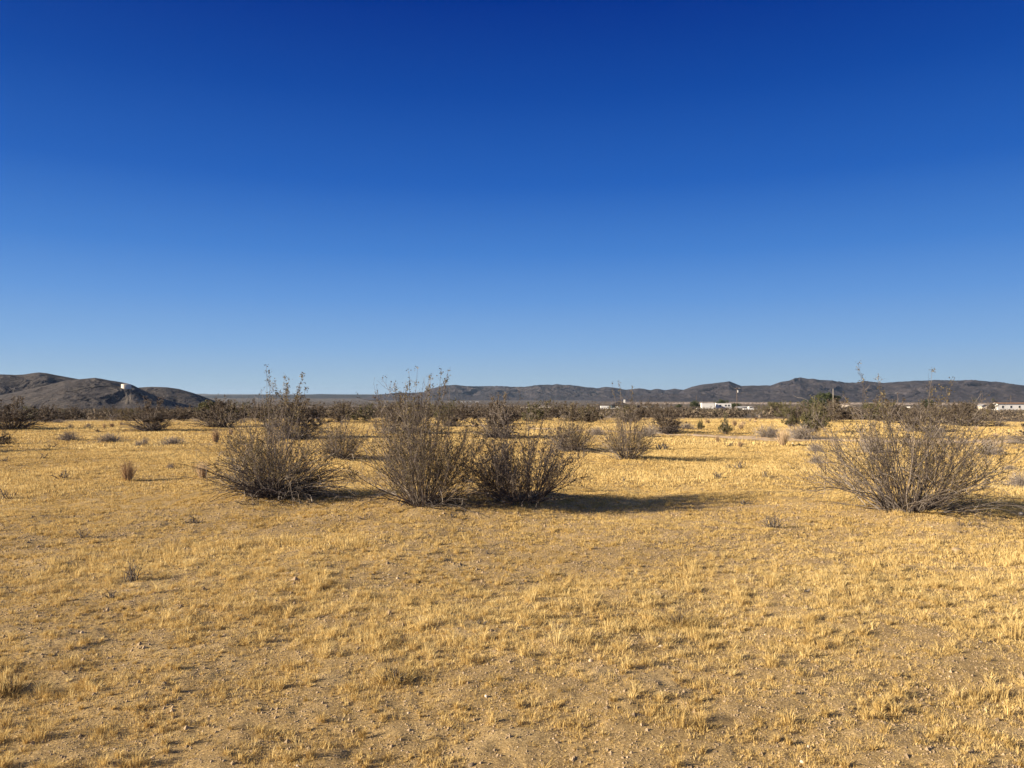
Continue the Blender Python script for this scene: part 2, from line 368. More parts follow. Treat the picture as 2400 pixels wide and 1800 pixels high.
hill('low rocky foothill in front of the brown ridge', [(1380, 940), (1450, 930), (1520, 924), (1600, 922), (1640, 918), (1700, 922), (1780, 918), (1860, 924), (1960, 920), (2100, 926), (2250, 934), (2330, 940)], 3200, 420, 500, 37, M['hill_far'], -17, 130, 14, .0007, 40)
hill('flat far mesa along the horizon left of the long ridge', [(380, 936), (440, 929), (496, 926.8), (558, 926), (618, 925.2), (694, 926), (748, 923.5), (816, 924.6), (884, 925.4), (950, 925), (1100, 930), (1200, 937)], 5600, 1500, 900, 41, M['mesa'], -10, 400, 4, .001, 40)
hill('faint blue mountain far beyond the mesa', [(380, 932), (440, 927), (462, 923.2), (480, 923.6), (500, 925.5), (560, 929), (600, 934)], 11500, 600, 900, 43, M['hill_far'], 0, 500, 30, .001, 20)
hill('dark rocky hill top at the left edge', [(-400, 900), (-200, 885), (-60, 880), (0, 878), (35, 879), (55, 878), (80, 874), (92, 873), (110, 875), (130, 879), (155, 883.5), (180, 888), (205, 893), (240, 905), (280, 925), (310, 950)], 900, 190, 200, 51, M['hill_near'], -11, 28, 2.2, .0012, 60)
hill('rounded dark rocky hill behind the water tank', [(250, 945), (290, 920), (325, 908.5), (345, 907), (370, 907), (390, 907.5), (420, 912), (450, 920), (470, 927), (500, 938), (525, 949), (545, 960)], 920, 150, 200, 57, M['hill_near'], -11, 28, 2.0, .0012, 50)
ZS = hill('broad grey brown spur carrying the water tank', [(-500, 925), (-200, 940), (-60, 936), (0, 926), (60, 914), (110, 903), (150, 893), (200, 888.5), (222, 886.5), (240, 889), (260, 892), (285, 896), (300, 899), (312, 903), (330, 912), (360, 926), (400, 940), (450, 952), (500, 962)], 760, 230, 160, 61, M['hill_near'], -10.5, 26, 1.7, .0012, 70)

# tracks on the spur below the tank
def ribbon(pts, wd, label):
    V = []; Q = []; P = []
    for (a, b_) in zip(pts[:-1], pts[1:]):
        for k in range(8): P.append((a[0] + (b_[0] - a[0]) * k / 8, a[1] + (b_[1] - a[1]) * k / 8))
    P.append(pts[-1])
    for i, (px, dist) in enumerate(P):
        j = max(0, i - 1); k = min(len(P) - 1, i + 1)
        c = Vector(((px - 1200) / F * dist, dist)); t = Vector(((P[k][0] - 1200) / F * P[k][1] - (P[j][0] - 1200) / F * P[j][1], P[k][1] - P[j][1])).normalized(); nn = Vector((-t.y, t.x))
        for s in (-1, -.33, .33, 1):
            q = c + nn * wd * s; V.append((q.x, q.y, ZS(q.x, q.y) + .25))
    for i in range(len(P) - 1):
        for s in range(3): a = i * 4 + s; Q.append((a, a + 1, a + 5, a + 4))
    tag(link('path', mk('path', V, Q, None, [M['scar']])), label, kind='structure')
TD = 500.0   # depth of the tank: where the spur reaches its foot line
while TD < 750:
    xx = (295.7 - 1200) / F * TD
    if 930 - F * (ZS(xx, TD) - EYE) / TD <= 911.5: break
    TD += 1
ribbon([(294, TD - 8), (295, TD - 25), (297, TD - 45), (296, TD - 70)], .8, 'pale eroded strip running straight down the hill under the water tank')
ribbon([(305, TD - 8), (306, TD - 28), (305, TD - 50), (307, TD - 68)], .6, 'second pale strip down the hill just right of the first')
ribbon([(284, TD), (262, TD - 2), (235, TD - 12), (210, TD - 22), (185, TD - 32), (150, TD - 42)], 1.3, 'pale track climbing from the left to the water tank')
ribbon([(312, TD - 2), (335, TD - 14), (352, TD - 26), (368, TD - 38), (340, TD - 60)], 1.3, 'pale track leading down to the right of the water tank')

# ------------------------------------------------------------------ grass
def in_path(x, y): return np.abs(y - path_y(x)) < path_w(x) * (.45 + 1.0 * noise(x * .9, y * 1.3, 8))
def grass():
    rng = np.random.default_rng(5); VV = []; TT = []; tints = []; off = 0
    def zone(r0, r1, dens, nb, wid, hs, seg, spread, cl):
        nonlocal off
        n = int(dens * .79 * (r1 * r1 - r0 * r0)); r = np.sqrt(rng.uniform(r0 * r0, r1 * r1, n)); th = rng.uniform(-.79, .79, n)
        x = r * np.sin(th); y = r * np.cos(th)
        big = fbm(x / 3.1, y / 1.9, 101, 3); mid = fbm(x / .15, y / .13, 103, 3); c = .26 * big + .36 * mid + .38 * rng.uniform(.1, .9, n)
        keep = rng.uniform(0, 1, n) < sstep(cl[0], cl[1], c) * .92 + .08
        keep &= ~in_path(x, y) | (rng.uniform(0, 1, n) < .14)
        edge = sstep(66, 50, r + 16 * (fbm(x / 8, y / 8, 7, 2) - .5)); keep &= rng.uniform(0, 1, n) < edge + .03
        x = x[keep]; y = y[keep]; mid = mid[keep]; big = big[keep]; n = len(x)
        h = hs * (.7 + .5 * sstep(.4, .7, mid) + .5 * sstep(.45, .7, big)) * rng.lognormal(0, .35, n)
        rot = rng.uniform(0, .9, n)
        K = n * nb; bx = np.repeat(x, nb); by = np.repeat(y, nb); bh = np.repeat(h, nb) * rng.uniform(.45, 1.1, K)
        a = rng.uniform(0, 2 * math.pi, K); lean = np.abs(rng.normal(0, .55, K)) * .8 + .05
        rr = rng.uniform(0, 1, K) * np.repeat(h, nb) * spread; px_ = bx + np.cos(a) * rr; py_ = by + np.sin(a) * rr
        pz = H(px_, py_) - .006
        d = np.stack([np.cos(a) * lean, np.sin(a) * lean, np.ones(K)], -1); d /= np.linalg.norm(d, axis=1, keepdims=True)
        wa = rng.uniform(0, math.pi, K); e = np.stack([np.cos(wa), np.sin(wa), np.zeros(K)], -1) * (wid * rng.uniform(.6, 1.5, K))[:, None]
        p = np.stack([px_, py_, pz], -1)
        t = np.clip(np.repeat(rng.normal(.5, .16, n) + (big - .5) * .6, nb) + rng.normal(0, .14, K), 0, 1)
        if seg == 1:
            V = np.stack([p - e, p + e, p + d * bh[:, None]], 1); T_ = np.arange(K * 3).reshape(-1, 3) + off; nv = 3
        else:
            dm = d.copy(); dm[:, :2] *= .55; tip = p + d * bh[:, None] + np.stack([np.cos(a), np.sin(a), -.5 * np.ones(K)], -1) * (bh * .12)[:, None]
            mdl = p + dm * (bh * .55)[:, None]
            V = np.stack([p - e * .7, p + e * .7, mdl - e * .8, mdl + e * .8, tip], 1); b = (np.arange(K) * 5)[:, None]
            T_ = np.concatenate([b + [0, 1, 3], b + [0, 3, 2], b + [2, 3, 4]], 0) + off; nv = 5
        VV.append(V.reshape(-1, 3)); TT.append(T_); tints.append(np.repeat(t, nv)); off += K * nv
    zone(1.2, 8, 1300, 8, .0013, .016, 1, 1.4, (.10, .38))
    zone(1.2, 8, 640, 18, .0013, .024, 2, .60, (.34, .53))
    zone(1.2, 8, 62, 64, .0014, .046, 2, .34, (.43, .60))
    zone(8, 14, 800, 13, .0026, .025, 1, .8, (.26, .48))
    zone(8, 14, 46, 40, .0026, .044, 1, .42, (.42, .6))
    zone(14, 26, 280, 12, .0055, .036, 1, 1.0, (.16, .40))
    zone(26, 72, 60, 9, .013, .050, 1, 1.7, (.14, .36))
    me = mk('dry_grass', np.concatenate(VV), None, np.concatenate(TT), [M['grass']], tint=np.concatenate(tints))
    tag(link('dry_grass', me), 'short golden dry grass covering the desert floor', kind='stuff')
    print('grass tris', sum(len(t) for t in TT))
grass()

def gravel():
    rng = np.random.default_rng(8); n = 230000
    r = 1.4 + 10.6 * rng.uniform(0, 1, n) ** .75; th = rng.uniform(-.79, .79, n); x = r * np.sin(th); y = r * np.cos(th)
    s = rng.lognormal(math.log(.0026), .5, n) * (1 + r / 9); z = H(x, y) + .034 * (fbm(x / .26, y / .26, 21, 3) - .5) + .013 * (noise(x / .06, y / .06, 31) - .5) - s * .1
    o = np.array([(1, 0, 0), (0, 1, 0), (-1, 0, 0), (0, -1, 0), (0, 0, .8)]); V = o[None] * s[:, None, None] * rng.uniform(.6, 1.3, (n, 5, 1)); V += np.stack([x, y, z], -1)[:, None]
    f = np.array([(0, 1, 4), (1, 2, 4), (2, 3, 4), (3, 0, 4)]); T_ = (np.arange(n) * 5)[:, None, None] + f
    tag(link('gravel', mk('gravel', V, None, T_.reshape(-1, 3), [M['rock']], tint=np.repeat(np.clip(rng.normal(.42, .11, n), 0, 1), 5))), 'loose gravel scattered between the grass tufts', kind='stuff')
gravel()

# ------------------------------------------------------------------ bushes
def make_bush(seed, Hh, W, n1=110, n2=700, n3=2600, nl=11000, ls=.02, stem=.008, shoots=8, skirt=0, lean=(0, 0), k=3, phi=(3, 72), base=.13, leafmat='leaf', tip=.75, shoot_at=None, bark='bark', dome=1.0, wig=.12):
    """returns the mesh data of the branches, the foliage and (if any) the dead skirt"""
    rng = np.random.default_rng(seed)
    ph = np.radians(phi[0] + (phi[1] - phi[0]) * rng.uniform(0, 1, n1) ** .8); a = rng.uniform(0, 2 * math.pi, n1)
    br = base * W * np.sqrt(rng.uniform(0, 1, n1)); p0 = np.stack([br * np.cos(a), br * np.sin(a), np.full(n1, -.03)], -1)
    a = a + rng.normal(0, .4, n1)
    d0 = np.stack([np.sin(ph) * np.cos(a) + lean[0], np.sin(ph) * np.sin(a) + lean[1], np.cos(ph) + .1], -1)
    Ln = 1 / np.sqrt((np.sin(ph) / W) ** 2 + (np.cos(ph) / Hh) ** 2) * rng.uniform(.6, 1.04, n1) * dome
    m1 = 9; P1 = grow(rng, p0, d0, Ln, m1, .035, wig)
    rad = stem * rng.uniform(.6, 1.25, n1) * np.sqrt(Ln / Hh); R1 = rad[:, None] * np.linspace(1.1, .35, m1)[None]
    parts = [tubes(P1, R1, k)]; tv = [np.repeat(rng.uniform(.2, .9, n1), m1 * k)]
    sh = []
    if shoots:
        ps = []; ds = []; ll = []
        for i in range(shoots):
            if shoot_at and i < len(shoot_at): ps.append((shoot_at[i][0] * .1, rng.normal(0, .08), 0)); tgt = Vector((shoot_at[i][0], rng.normal(0, .15), shoot_at[i][1]))
            else: ps.append((rng.normal(0, .08), rng.normal(0, .08), 0)); tgt = Vector((rng.normal(0, W * .3), rng.normal(0, W * .3), Hh * rng.uniform(1.1, 1.35)))
            ll.append(tgt.length); ds.append(tuple(tgt / tgt.length))
        PS = grow(rng, np.array(ps, float), np.array(ds), np.array(ll), 10, .01, .035)
        parts.append(tubes(PS, np.full((len(ps), 1), stem * .9) * np.linspace(1.2, .3, 10)[None], k)); tv.append(np.repeat(rng.uniform(.4, 1, len(ps)), 10 * k)); sh.append(PS)
    o2, d2, k2, t2 = sample_on(rng, P1, n2, .22, 1.0); q = rng.normal(0, .55, (n2, 3)); q[:, 2] += .25
    L2 = Ln[k2] * rng.uniform(.2, .55, n2) * (1.12 - .62 * t2); m2 = 6; P2 = grow(rng, o2, d2 + q, L2, m2, .05, .14)
    parts.append(tubes(P2, (stem * .42 * rng.uniform(.7, 1.2, n2))[:, None] * np.linspace(1, .45, m2)[None], k)); tv.append(np.repeat(rng.uniform(.2, 1, n2), m2 * k))
    o3, d3, k3, t3 = sample_on(rng, P2, n3, .2, 1.0); q = rng.normal(0, .6, (n3, 3)); q[:, 2] += .2
    P3 = grow(rng, o3, d3 + q, L2[k3] * rng.uniform(.2, .55, n3), 4, .04, .2)
    parts.append(tubes(P3, np.full((n3, 1), stem * .24) * np.linspace(1, .6, 4)[None], k)); tv.append(np.repeat(rng.uniform(.1, .9, n3), 4 * k))
    lp = []
    dens = noise(o3[:, 0] / (.25 * W) + seed, o3[:, 2] / (.22 * Hh) + o3[:, 1] / (.3 * W), seed)
    sel = np.where((dens > .40) & (o3[:, 2] > (1 - tip) * Hh * .55))[0]
    if nl:
        kk = sel[rng.integers(0, len(sel), nl)]; tt = rng.integers(1, 4, nl); f = rng.uniform(0, 1, nl)[:, None]
        lp.append(P3[kk, tt] * f + P3[kk, tt - 1] * (1 - f) + rng.normal(0, ls * .35, (nl, 3)))
    if sh:
        PS = sh[0]; ns = len(PS) * 12; o4, d4, k4, t4 = sample_on(rng, PS, ns, .55, 1.0); P4 = grow(rng, o4, d4 + rng.normal(0, .4, (ns, 3)), rng.uniform(.05, .17, ns) * Hh * (1.25 - t4), 4, .05, .15)
        parts.append(tubes(P4, np.full((ns, 1), stem * .28) * np.linspace(1, .6, 4)[None], k)); tv.append(np.repeat(rng.uniform(.2, .9, ns), 4 * k))
        if nl:
            kk = rng.integers(0, ns, ns * 7); lp.append(P4[kk, rng.integers(1, 4, ns * 7)] + rng.normal(0, ls * .6, (ns * 7, 3)))
            lp.append(PS[rng.integers(0, len(PS), len(PS) * 16), rng.integers(8, 10, len(PS) * 16)] + rng.normal(0, ls * 1.2, (len(PS) * 16, 3)))
    V, Q = joinVQ(parts); br_me = mk('branches', V, Q, None, [M[bark]], tint=np.concatenate(tv), smooth=False)
    fo_me = None
    if nl: V, Q, t = leaves(rng, np.concatenate(lp), ls); fo_me = mk('foliage', V, Q, None, [M[leafmat]], tint=t)
    de_me = None
    if skirt:
        a = rng.uniform(0, 2 * math.pi, skirt); ph = np.radians(rng.uniform(50, 86, skirt)); p0 = np.stack([.35 * W * np.sqrt(rng.uniform(0, 1, skirt)) * np.cos(a + 1), .3 * W * rng.uniform(-1, 1, skirt), np.full(skirt, 0.0)], -1)
        d0 = np.stack([np.sin(ph) * np.cos(a) + .3, np.sin(ph) * np.sin(a), np.cos(ph) + .12], -1); ll = W * rng.uniform(.4, 1.2, skirt)
        PD = grow(rng, p0, d0, ll, 8, .02, .13, .16); PD[..., 2] = np.maximum(PD[..., 2], .01)
        pr = [tubes(PD, (stem * rng.uniform(.7, 1.6, skirt))[:, None] * np.linspace(1, .4, 8)[None], k)]; td = [np.repeat(rng.uniform(0, 1, skirt) ** 1.6, 8 * k)]
        oo, dd_, kk_, _ = sample_on(rng, PD, skirt * 4, .2, 1); PE = grow(rng, oo, dd_ + rng.normal(0, .6, (skirt * 4, 3)), ll[kk_] * rng.uniform(.15, .4, skirt * 4), 5, 0, .2, .08); PE[..., 2] = np.maximum(PE[..., 2], .01)
        pr.append(tubes(PE, np.full((skirt * 4, 1), stem * .4) * np.linspace(1, .5, 5)[None], k)); td.append(np.repeat(rng.uniform(0, 1, skirt * 4) ** 1.6, 5 * k))
        V, Q = joinVQ(pr); de_me = mk('dead_branches', V, Q, None, [M['dead']], tint=np.concatenate(td))
    return br_me, fo_me, de_me
def place(name, data, loc, rz, sc, label, cat, group=None):
    e = link(name, None, None, loc, rz, sc); e.empty_display_size = .2; tag(e, label, cat, group)
    for nm, me in zip(('branches', 'foliage', 'dead_branches'), data):
        if me: link(nm, me, e)
    return e
def hero(px, py, label, group, **kw): return place('creosote_bush', make_bush(**kw), G(px, py), 0, 1, label, 'bush', group)
GB = 'large creosote bushes standing in the grass'
hero(640, 1160, 'creosote bush with a tangled skirt of dead branches, leftmost of three near bushes', GB, seed=1, Hh=1.62, W=1.08, n1=85, n2=560, n3=2700, nl=5600, ls=.019, stem=.0064, shoots=17, skirt=300, phi=(4, 66), base=.26,
     shoot_at=[(-.12, 1.98), (-.05, 1.9), (.02, 1.75), (.22, 1.8), (.30, 1.85), (.45, 1.7), (.5, 1.62), (.1, 1.8), (-.8, 1.1), (-.15, 1.7), (.15, 1.6), (.05, 1.65), (.32, 1.6), (.25, 1.7), (-.02, 1.55), (.4, 1.5), (-.28, 1.6)], dome=.95)
hero(988, 1182, 'tall fan shaped creosote bush, middle of the three near bushes', GB, seed=2, Hh=1.66, W=1.0, phi=(2, 60), n1=110, n2=950, n3=4600, nl=9500, ls=.019, stem=.0062, skirt=50, base=.17, shoots=9,
     shoot_at=[(-.38, 1.65), (-.22, 1.9), (-.05, 1.88), (.02, 1.8), (.1, 1.9), (.32, 1.88), (.38, 1.7), (-.5, 1.5), (.2, 1.75)])
hero(1222, 1172, 'rounded dense creosote bush casting a long shadow, rightmost of the three near bushes', GB, seed=3, Hh=1.25, W=.95, n1=105, n2=950, n3=4800, nl=8000, ls=.020, skirt=40, stem=.0068, shoots=3, phi=(3, 72), base=.32, shoot_at=[(.4, 1.35), (.3, 1.3), (-.3, 1.3)], leafmat='leafbrown', dome=1.03)
hero(2120, 1192, 'widest creosote bush with twisting bare grey stems, near the right edge', GB, seed=4, Hh=1.62, W=1.42, n1=110, n2=850, n3=4200, nl=7500, ls=.019, stem=.0074, base=.2, wig=.13, shoots=9, skirt=34, phi=(3, 78),
     shoot_at=[(-.55, 1.95), (-.42, 1.75), (.42, 1.9), (.36, 1.8), (.2, 1.6), (-.3, 1.65), (.6, 1.6), (-.1, 1.6), (-.7, 1.5)])
hero(1470, 1076, 'open grey creosote bush with tall bare shoots, alone right of the three near bushes', GB, seed=5, Hh=1.45, W=.95, n1=80, n2=520, n3=2100, nl=2400, ls=.022, stem=.007, shoots=5, skirt=25, phi=(3, 70), shoot_at=[(-.75, 1.45), (-.3, 1.9), (-.15, 1.95), (.05, 1.8), (-.2, 1.6)])
hero(1338, 1052, 'greyish half bare creosote bush behind the rounded near bush', GB, seed=6, Hh=1.1, W=.8, n1=100, n2=420, n3=1700, nl=2200, ls=.028, stem=.008, shoots=4, skirt=70)
hero(800, 1074, 'grey twiggy creosote bush behind the gap between left and middle near bushes', GB, seed=7, Hh=1.0, W=.98, n1=85, n2=460, n3=1800, nl=1900, ls=.024, stem=.007, shoots=4, skirt=40)

# shared variants for the middle distance
def variants(n, seed, **kw): return [make_bush(seed=seed + i, **kw) for i in range(n)]
VM = variants(3, 100, Hh=1.35, W=1.25, n1=60, n2=260, n3=900, nl=5200, ls=.045, stem=.012, shoots=8, skirt=90, leafmat='leafbrown', phi=(3, 74), tip=.35)
VF = variants(4, 120, Hh=1.35, W=1.3, n1=34, n2=130, n3=320, nl=4600, ls=.06, stem=.012, shoots=6, skirt=0, leafmat='leafbrown', phi=(3, 76))
VF += variants(1, 130, Hh=1.35, W=1.3, n1=34, n2=130, n3=320, nl=4200, ls=.06, stem=.012, shoots=6, skirt=0, leafmat='leafgreen', phi=(3, 76)) + variants(2, 134, Hh=1.1, W=1.3, n1=40, n2=150, n3=420, nl=1700, ls=.05, stem=.013, shoots=5, skirt=0, leafmat='leaf', phi=(3, 78), bark='sage')
VG = variants(2, 140, Hh=1.2, W=1.0, n1=60, n2=240, n3=800, nl=5200, ls=.05, stem=.012, shoots=4, skirt=0, leafmat='leafgreen', phi=(3, 76))
rg = np.random.default_rng(77); GM = 'creosote bushes in the middle distance'
def mid(px, py, wpx, top, label, var, i=0, nm='creosote_bush'):
    p = G(px, py); d = p[1]; hm = (py - top) / F * d; wm = wpx / F * d / 2 * (1.18 if var is VM else 1.15); hh = {0: 1.42, 1: 1.5, 2: 1.05}[0 if var is VM else 1 if var is VF else 2]
    place(nm, var[i % len(var)], p, rg.uniform(0, 6.28), (wm / 1.2, wm / 1.2, hm / hh), label, 'bush', GM)
mid(690, 1030, 150, 944, 'dark brown bush close behind the leftmost near bush', VM, 0)
mid(955, 1016, 130, 940, 'dark bush right behind the middle near bush', VM, 1)
mid(1165, 1026, 118, 946, 'dense brown bush behind the rounded near bush', VM, 2)
mid(355, 1011, 120, 948, 'spreading bush with pale dead branches below the rounded dark hill', VM, 1)
mid(515, 1002, 115, 944, 'bush with low pale dead wood, right of the hill foot', VM, 0)
mid(28, 1006, 150, 948, 'large dark bush at the left edge', VM, 2)
mid(-70, 1062, 120, 990, 'bush at the very left edge casting a long shadow', VM, 0)
mid(4, 1042, 50, 1012, 'low dark bush cut by the left edge', VM, 1)
mid(2425, 1040, 110, 985, 'dark bush cut by the right edge', VM, 0)
mid(1700, 1017, 46, 984, 'small green bush on the sandy track', VG, 0)
mid(1641, 1008, 24, 986, 'small open green bush left of the green bush on the track', VG, 1)
mid(1905, 1014, 92, 958, 'large green bush behind the tan shrubs by the track', VG, 1)
mid(1855, 1000, 60, 962, 'green bush left of the large green bush', VG, 0)
mid(1560, 1016, 90, 960, 'grey brown bush behind the lone bush with tall shoots', VM, 2)
mid(2160, 1012, 130, 962, 'dark bush seen through the widest bush', VM, 1)
mid(2260, 1000, 120, 952, 'dark bush behind the right side of the widest bush', VM, 0)
mid(1060, 1000, 60, 962, 'small brown bush between middle and rounded near bushes', VM, 1)

# band of scrub beyond the grass
def band():
    marks = [(90, 'at the far left'), (240, 'below the left hill top'), (340, 'below the water tank'), (470, 'below the rounded dark hill'), (610, 'right of the left hills'), (760, 'behind the leftmost near bush'), (900, 'between the left and middle near bushes'),
             (1060, 'behind the middle near bush'), (1220, 'behind the rightmost of three near bushes'), (1400, 'below the long low ridge'), (1540, 'before the dark houses'), (1630, 'left of the white trailers'), (1730, 'before the white trailers'), (1830, 'right of the tallest pole'),
             (1960, 'near the largest tree'), (2120, 'behind the widest bush, left half'), (2290, 'behind the widest bush, right half'), (9999, 'before the long white home')]
    rng = np.random.default_rng(31); placed = []; n = 0; tries = 0
    LP = [-100, 300, 450, 520, 700, 900, 1300, 1400, 1540, 1620, 1790, 1830, 2300, 2345, 2500]; LY = [955, 957, 955, 946, 945, 943, 949, 953, 952, 956, 957, 946, 946, 958, 960]
    while n < 285 and tries < 9000:
        tries += 1; px = rng.uniform(-60, 2460); d = (54 if px < 480 or 1540 < px < 1900 or px > 2290 else 46) + 176 * rng.uniform(0, 1) ** 1.9
        if d < 68 and (1560 < px < 1900 or px > 2290): continue
        if d < 95 and (2310 < px or 1740 < px < 1800): continue
        x = (px - 1200) / F * d
        if any((x - a) ** 2 + (d - b) ** 2 < (1.7 + d * .010) ** 2 for a, b in placed): continue
        z = float(H(x, d)) - .03; s = rng.uniform(.62, 1.12); s = min(s, (EYE - (np.interp(px, LP, LY) + rng.uniform(-4, 7) - 930) / F * d - z) / 1.5)
        if s < .4: continue
        vi = int(rng.integers(0, 7)); placed.append((x, d)); lab = ('%s %s scrub bush %s, %s' % ('low' if s < .72 else 'tall', 'dense brown' if vi < 4 else 'olive green' if vi == 4 else 'sparse greyish', next(m_[1] for m_ in marks if px < m_[0]), 'front row' if d < 66 else 'middle rows' if d < 95 else 'back rows'))
        v = VF[vi]; w_ = max(s, .75) * 1.25; place('creosote_bush', v, (x, d, z), rng.uniform(0, 6.28), (w_, w_, s), lab, 'bush', 'bushes of the scrub band beyond the grass')
        n += 1
    return placed
band()
def scrub():
    """the bushes of the far plain, too many to count"""
    rng = np.random.default_rng(44); n = 20000
    r = 75 * np.exp(rng.uniform(0, 1, n) ** .8 * math.log(2600 / 75)); th = rng.uniform(-.75, .75, n); x = r * np.sin(th); y = r * np.cos(th)
    keep = (fbm(x / 60, y / 60, 13, 3) > .38 - .25 * (r < 400)); pxx = 1200 + F * x / y; keep &= ~((r < 190) & ((pxx > 2295) | ((pxx > 1735) & (pxx < 1800))) & (rng.uniform(0, 1, n) < .85)); x = x[keep]; y = y[keep]; r = r[keep]; n = len(x)
    s = rng.uniform(.45, .85, n) * (1 + r / 1200) * (.8 + .2 * (r > 300)); K = 44
    c = rng.normal(0, 1, (n, K, 3)); c /= np.linalg.norm(c, axis=2, keepdims=True); c *= rng.uniform(.25, 1, (n, K, 1)) ** .5; c[..., 2] = np.abs(c[..., 2]) * 1.0
    P = np.stack([x, y, H(x, y)], -1)[:, None] + c * (s[:, None, None] * np.array([1.25, 1.25, 1.35])); P = P.reshape(-1, 3)
    V, Q, t = leaves(rng, P, 1.0, 0, 1, .2); sc = np.repeat(np.repeat(s * .36, K), 4)[:, None]; V = np.repeat(P, 4, 0) + (V - np.repeat(P, 4, 0)) * sc
    tag(link('far_scrub', mk('far_scrub', V, Q, None, [M['leafbrown']], tint=t)), 'dark desert scrub dotting the far plain', kind='stuff')
scrub()

# ------------------------------------------------------------------ small plants
def tuft_mesh(seed, h, r, n, wid, fan, mat, name, curl=.1, tl=0, th=1, m=5, rr=.35):
    rng = np.random.default_rng(seed); a = rng.uniform(0, 2 * math.pi, n); b = r * rr * np.sqrt(rng.uniform(0, 1, n))
    p0 = np.stack([b * np.cos(a), b * np.sin(a), np.full(n, -.01)], -1); ln = np.abs(rng.normal(0, fan, n)); d0 = np.stack([np.cos(a) * ln, np.sin(a) * ln, np.ones(n)], -1)
    Ln = h * rng.uniform(.5, 1.1, n); P = grow(rng, p0, d0, Ln, m, 0, curl); V, Q = tubes(P, np.full((n, 1), wid) * np.linspace(1, .4, m)[None], 3)
    return mk(name, V, Q, None, [M[mat]], tint=np.repeat(rng.uniform(tl, th, n), m * 3))
def twig_mesh(seed, h, w_, n, wid, mat='dead', name='dead_twigs', sub=4, flat=60, tl=0, th=.8):
    rng = np.random.default_rng(seed); a = rng.uniform(0, 2 * math.pi, n); ph = np.radians(rng.uniform(5, flat, n)); p0 = np.stack([rng.normal(0, w_ * .18, n), rng.normal(0, w_ * .12, n), np.full(n, -.01)], -1)
    d0 = np.stack([np.sin(ph) * np.cos(a), np.sin(ph) * np.sin(a), np.cos(ph)], -1); Ln = 1 / np.sqrt((np.sin(ph) / w_) ** 2 + (np.cos(ph) / h) ** 2) * rng.uniform(.5, 1.05, n)
    P = grow(rng, p0, d0, Ln, 6, .02, .16); P[..., 2] = np.maximum(P[..., 2], -.01); pr = [tubes(P, (wid * rng.uniform(.6, 1.3, n))[:, None] * np.linspace(1, .4, 6)[None], 4)]; tv = [np.repeat(rng.uniform(tl, th, n), 24)]
    if sub:
        k = n * sub; o, d, kk, _ = sample_on(rng, P, k, .25, 1); P2 = grow(rng, o, d + rng.normal(0, .6, (k, 3)), Ln[kk] * rng.uniform(.15, .45, k), 4, .03, .2); P2[..., 2] = np.maximum(P2[..., 2], 0)
        pr.append(tubes(P2, np.full((k, 1), wid * .5) * np.linspace(1, .5, 4)[None], 3)); tv.append(np.repeat(rng.uniform(tl, th, k), 12))
    V, Q = joinVQ(pr); return mk(name, V, Q, None, [M[mat]], tint=np.concatenate(tv))
GT = 'tan bunchgrass clumps in the dry grass'; GS = 'low grey shrubs in the dry grass'; GD = 'dead twigs lying on the dry grass'
TB = [tuft_mesh(200 + i, 1, .5, 240, .010, .34, 'bunch', 'bunchgrass', .06, rr=.28) for i in range(3)]
TS = [twig_mesh(220 + i, 1, 1.05, 150, .011, 'sage', 'grey_shrub', 6, 85, 0, 1) for i in range(3)]
def small(kind, px, py, wpx, top, label, nm, cat, grp, i=0):
    p = G(px, py); hm = (py - top) / F * p[1]; wm = wpx / F * p[1] / 2; r = {'b': .50, 's': .62}[kind]; hm *= {'b': 1.05, 's': 1.2}[kind]; me = (TB if kind == 'b' else TS)[i % 3]
    tag(link(nm, me, None, p, rg.uniform(0, 6.28), (wm / r, wm / r, hm)), label, cat, grp)
for i, (px, py, wp, tp, lb) in enumerate([
    (300, 1127, 36, 1082, 'tall fan shaped tan bunchgrass clump standing alone left of the near bushes'),
    (474, 1121, 36, 1084, 'tan bunchgrass clump just left of the leftmost near bush'),
    (506, 1038, 24, 1006, 'upright tan bunchgrass clump above the leftmost near bush'), (541, 1021, 14, 1005, 'small tan clump right of the upright bunchgrass'),
    (244, 1003, 9, 991, 'tiny dark bunchgrass clump left of its pair below the tank hill'), (262, 1002, 14, 992, 'tiny dark bunchgrass clump right of its pair below the tank hill'), (284, 997, 8, 990, 'smallest bunchgrass clump below the tank hill'),
    (1835, 1045, 32, 1008, 'pale upright bunchgrass fan on the near side of the track'), (1682, 1038, 13, 1021, 'slim tan bunchgrass left of the track near the green bush'), (1735, 1049, 15, 1034, 'tan bunchgrass clump below the green bush'),
    (1658, 993, 15, 983, 'small reddish clump beyond the open green bush'), (1722, 998, 16, 984, 'tan clump just behind the green bush'), (1742, 996, 13, 986, 'tan clump right behind the green bush'), (1737, 1006, 18, 993, 'wide tan clump right of the green bush'),
    (1772, 985, 10, 978, 'tiny clump at the far grass edge before the cream box'), (1758, 988, 8, 981, 'tiny clump left of the far grass edge clump'), (1770, 991, 9, 984, 'small clump below the far grass edge clump'),
    (2333, 1026, 14, 1014, 'faint tan clump on the open grass at right'), (2352, 985, 12, 977, 'small clump near the far grass edge at right'), (2288, 1010, 12, 998, 'tan clump right behind the widest bush')]):
    small('b', px, py, wp, tp, lb, 'bunchgrass', 'bunchgrass', GT, i)
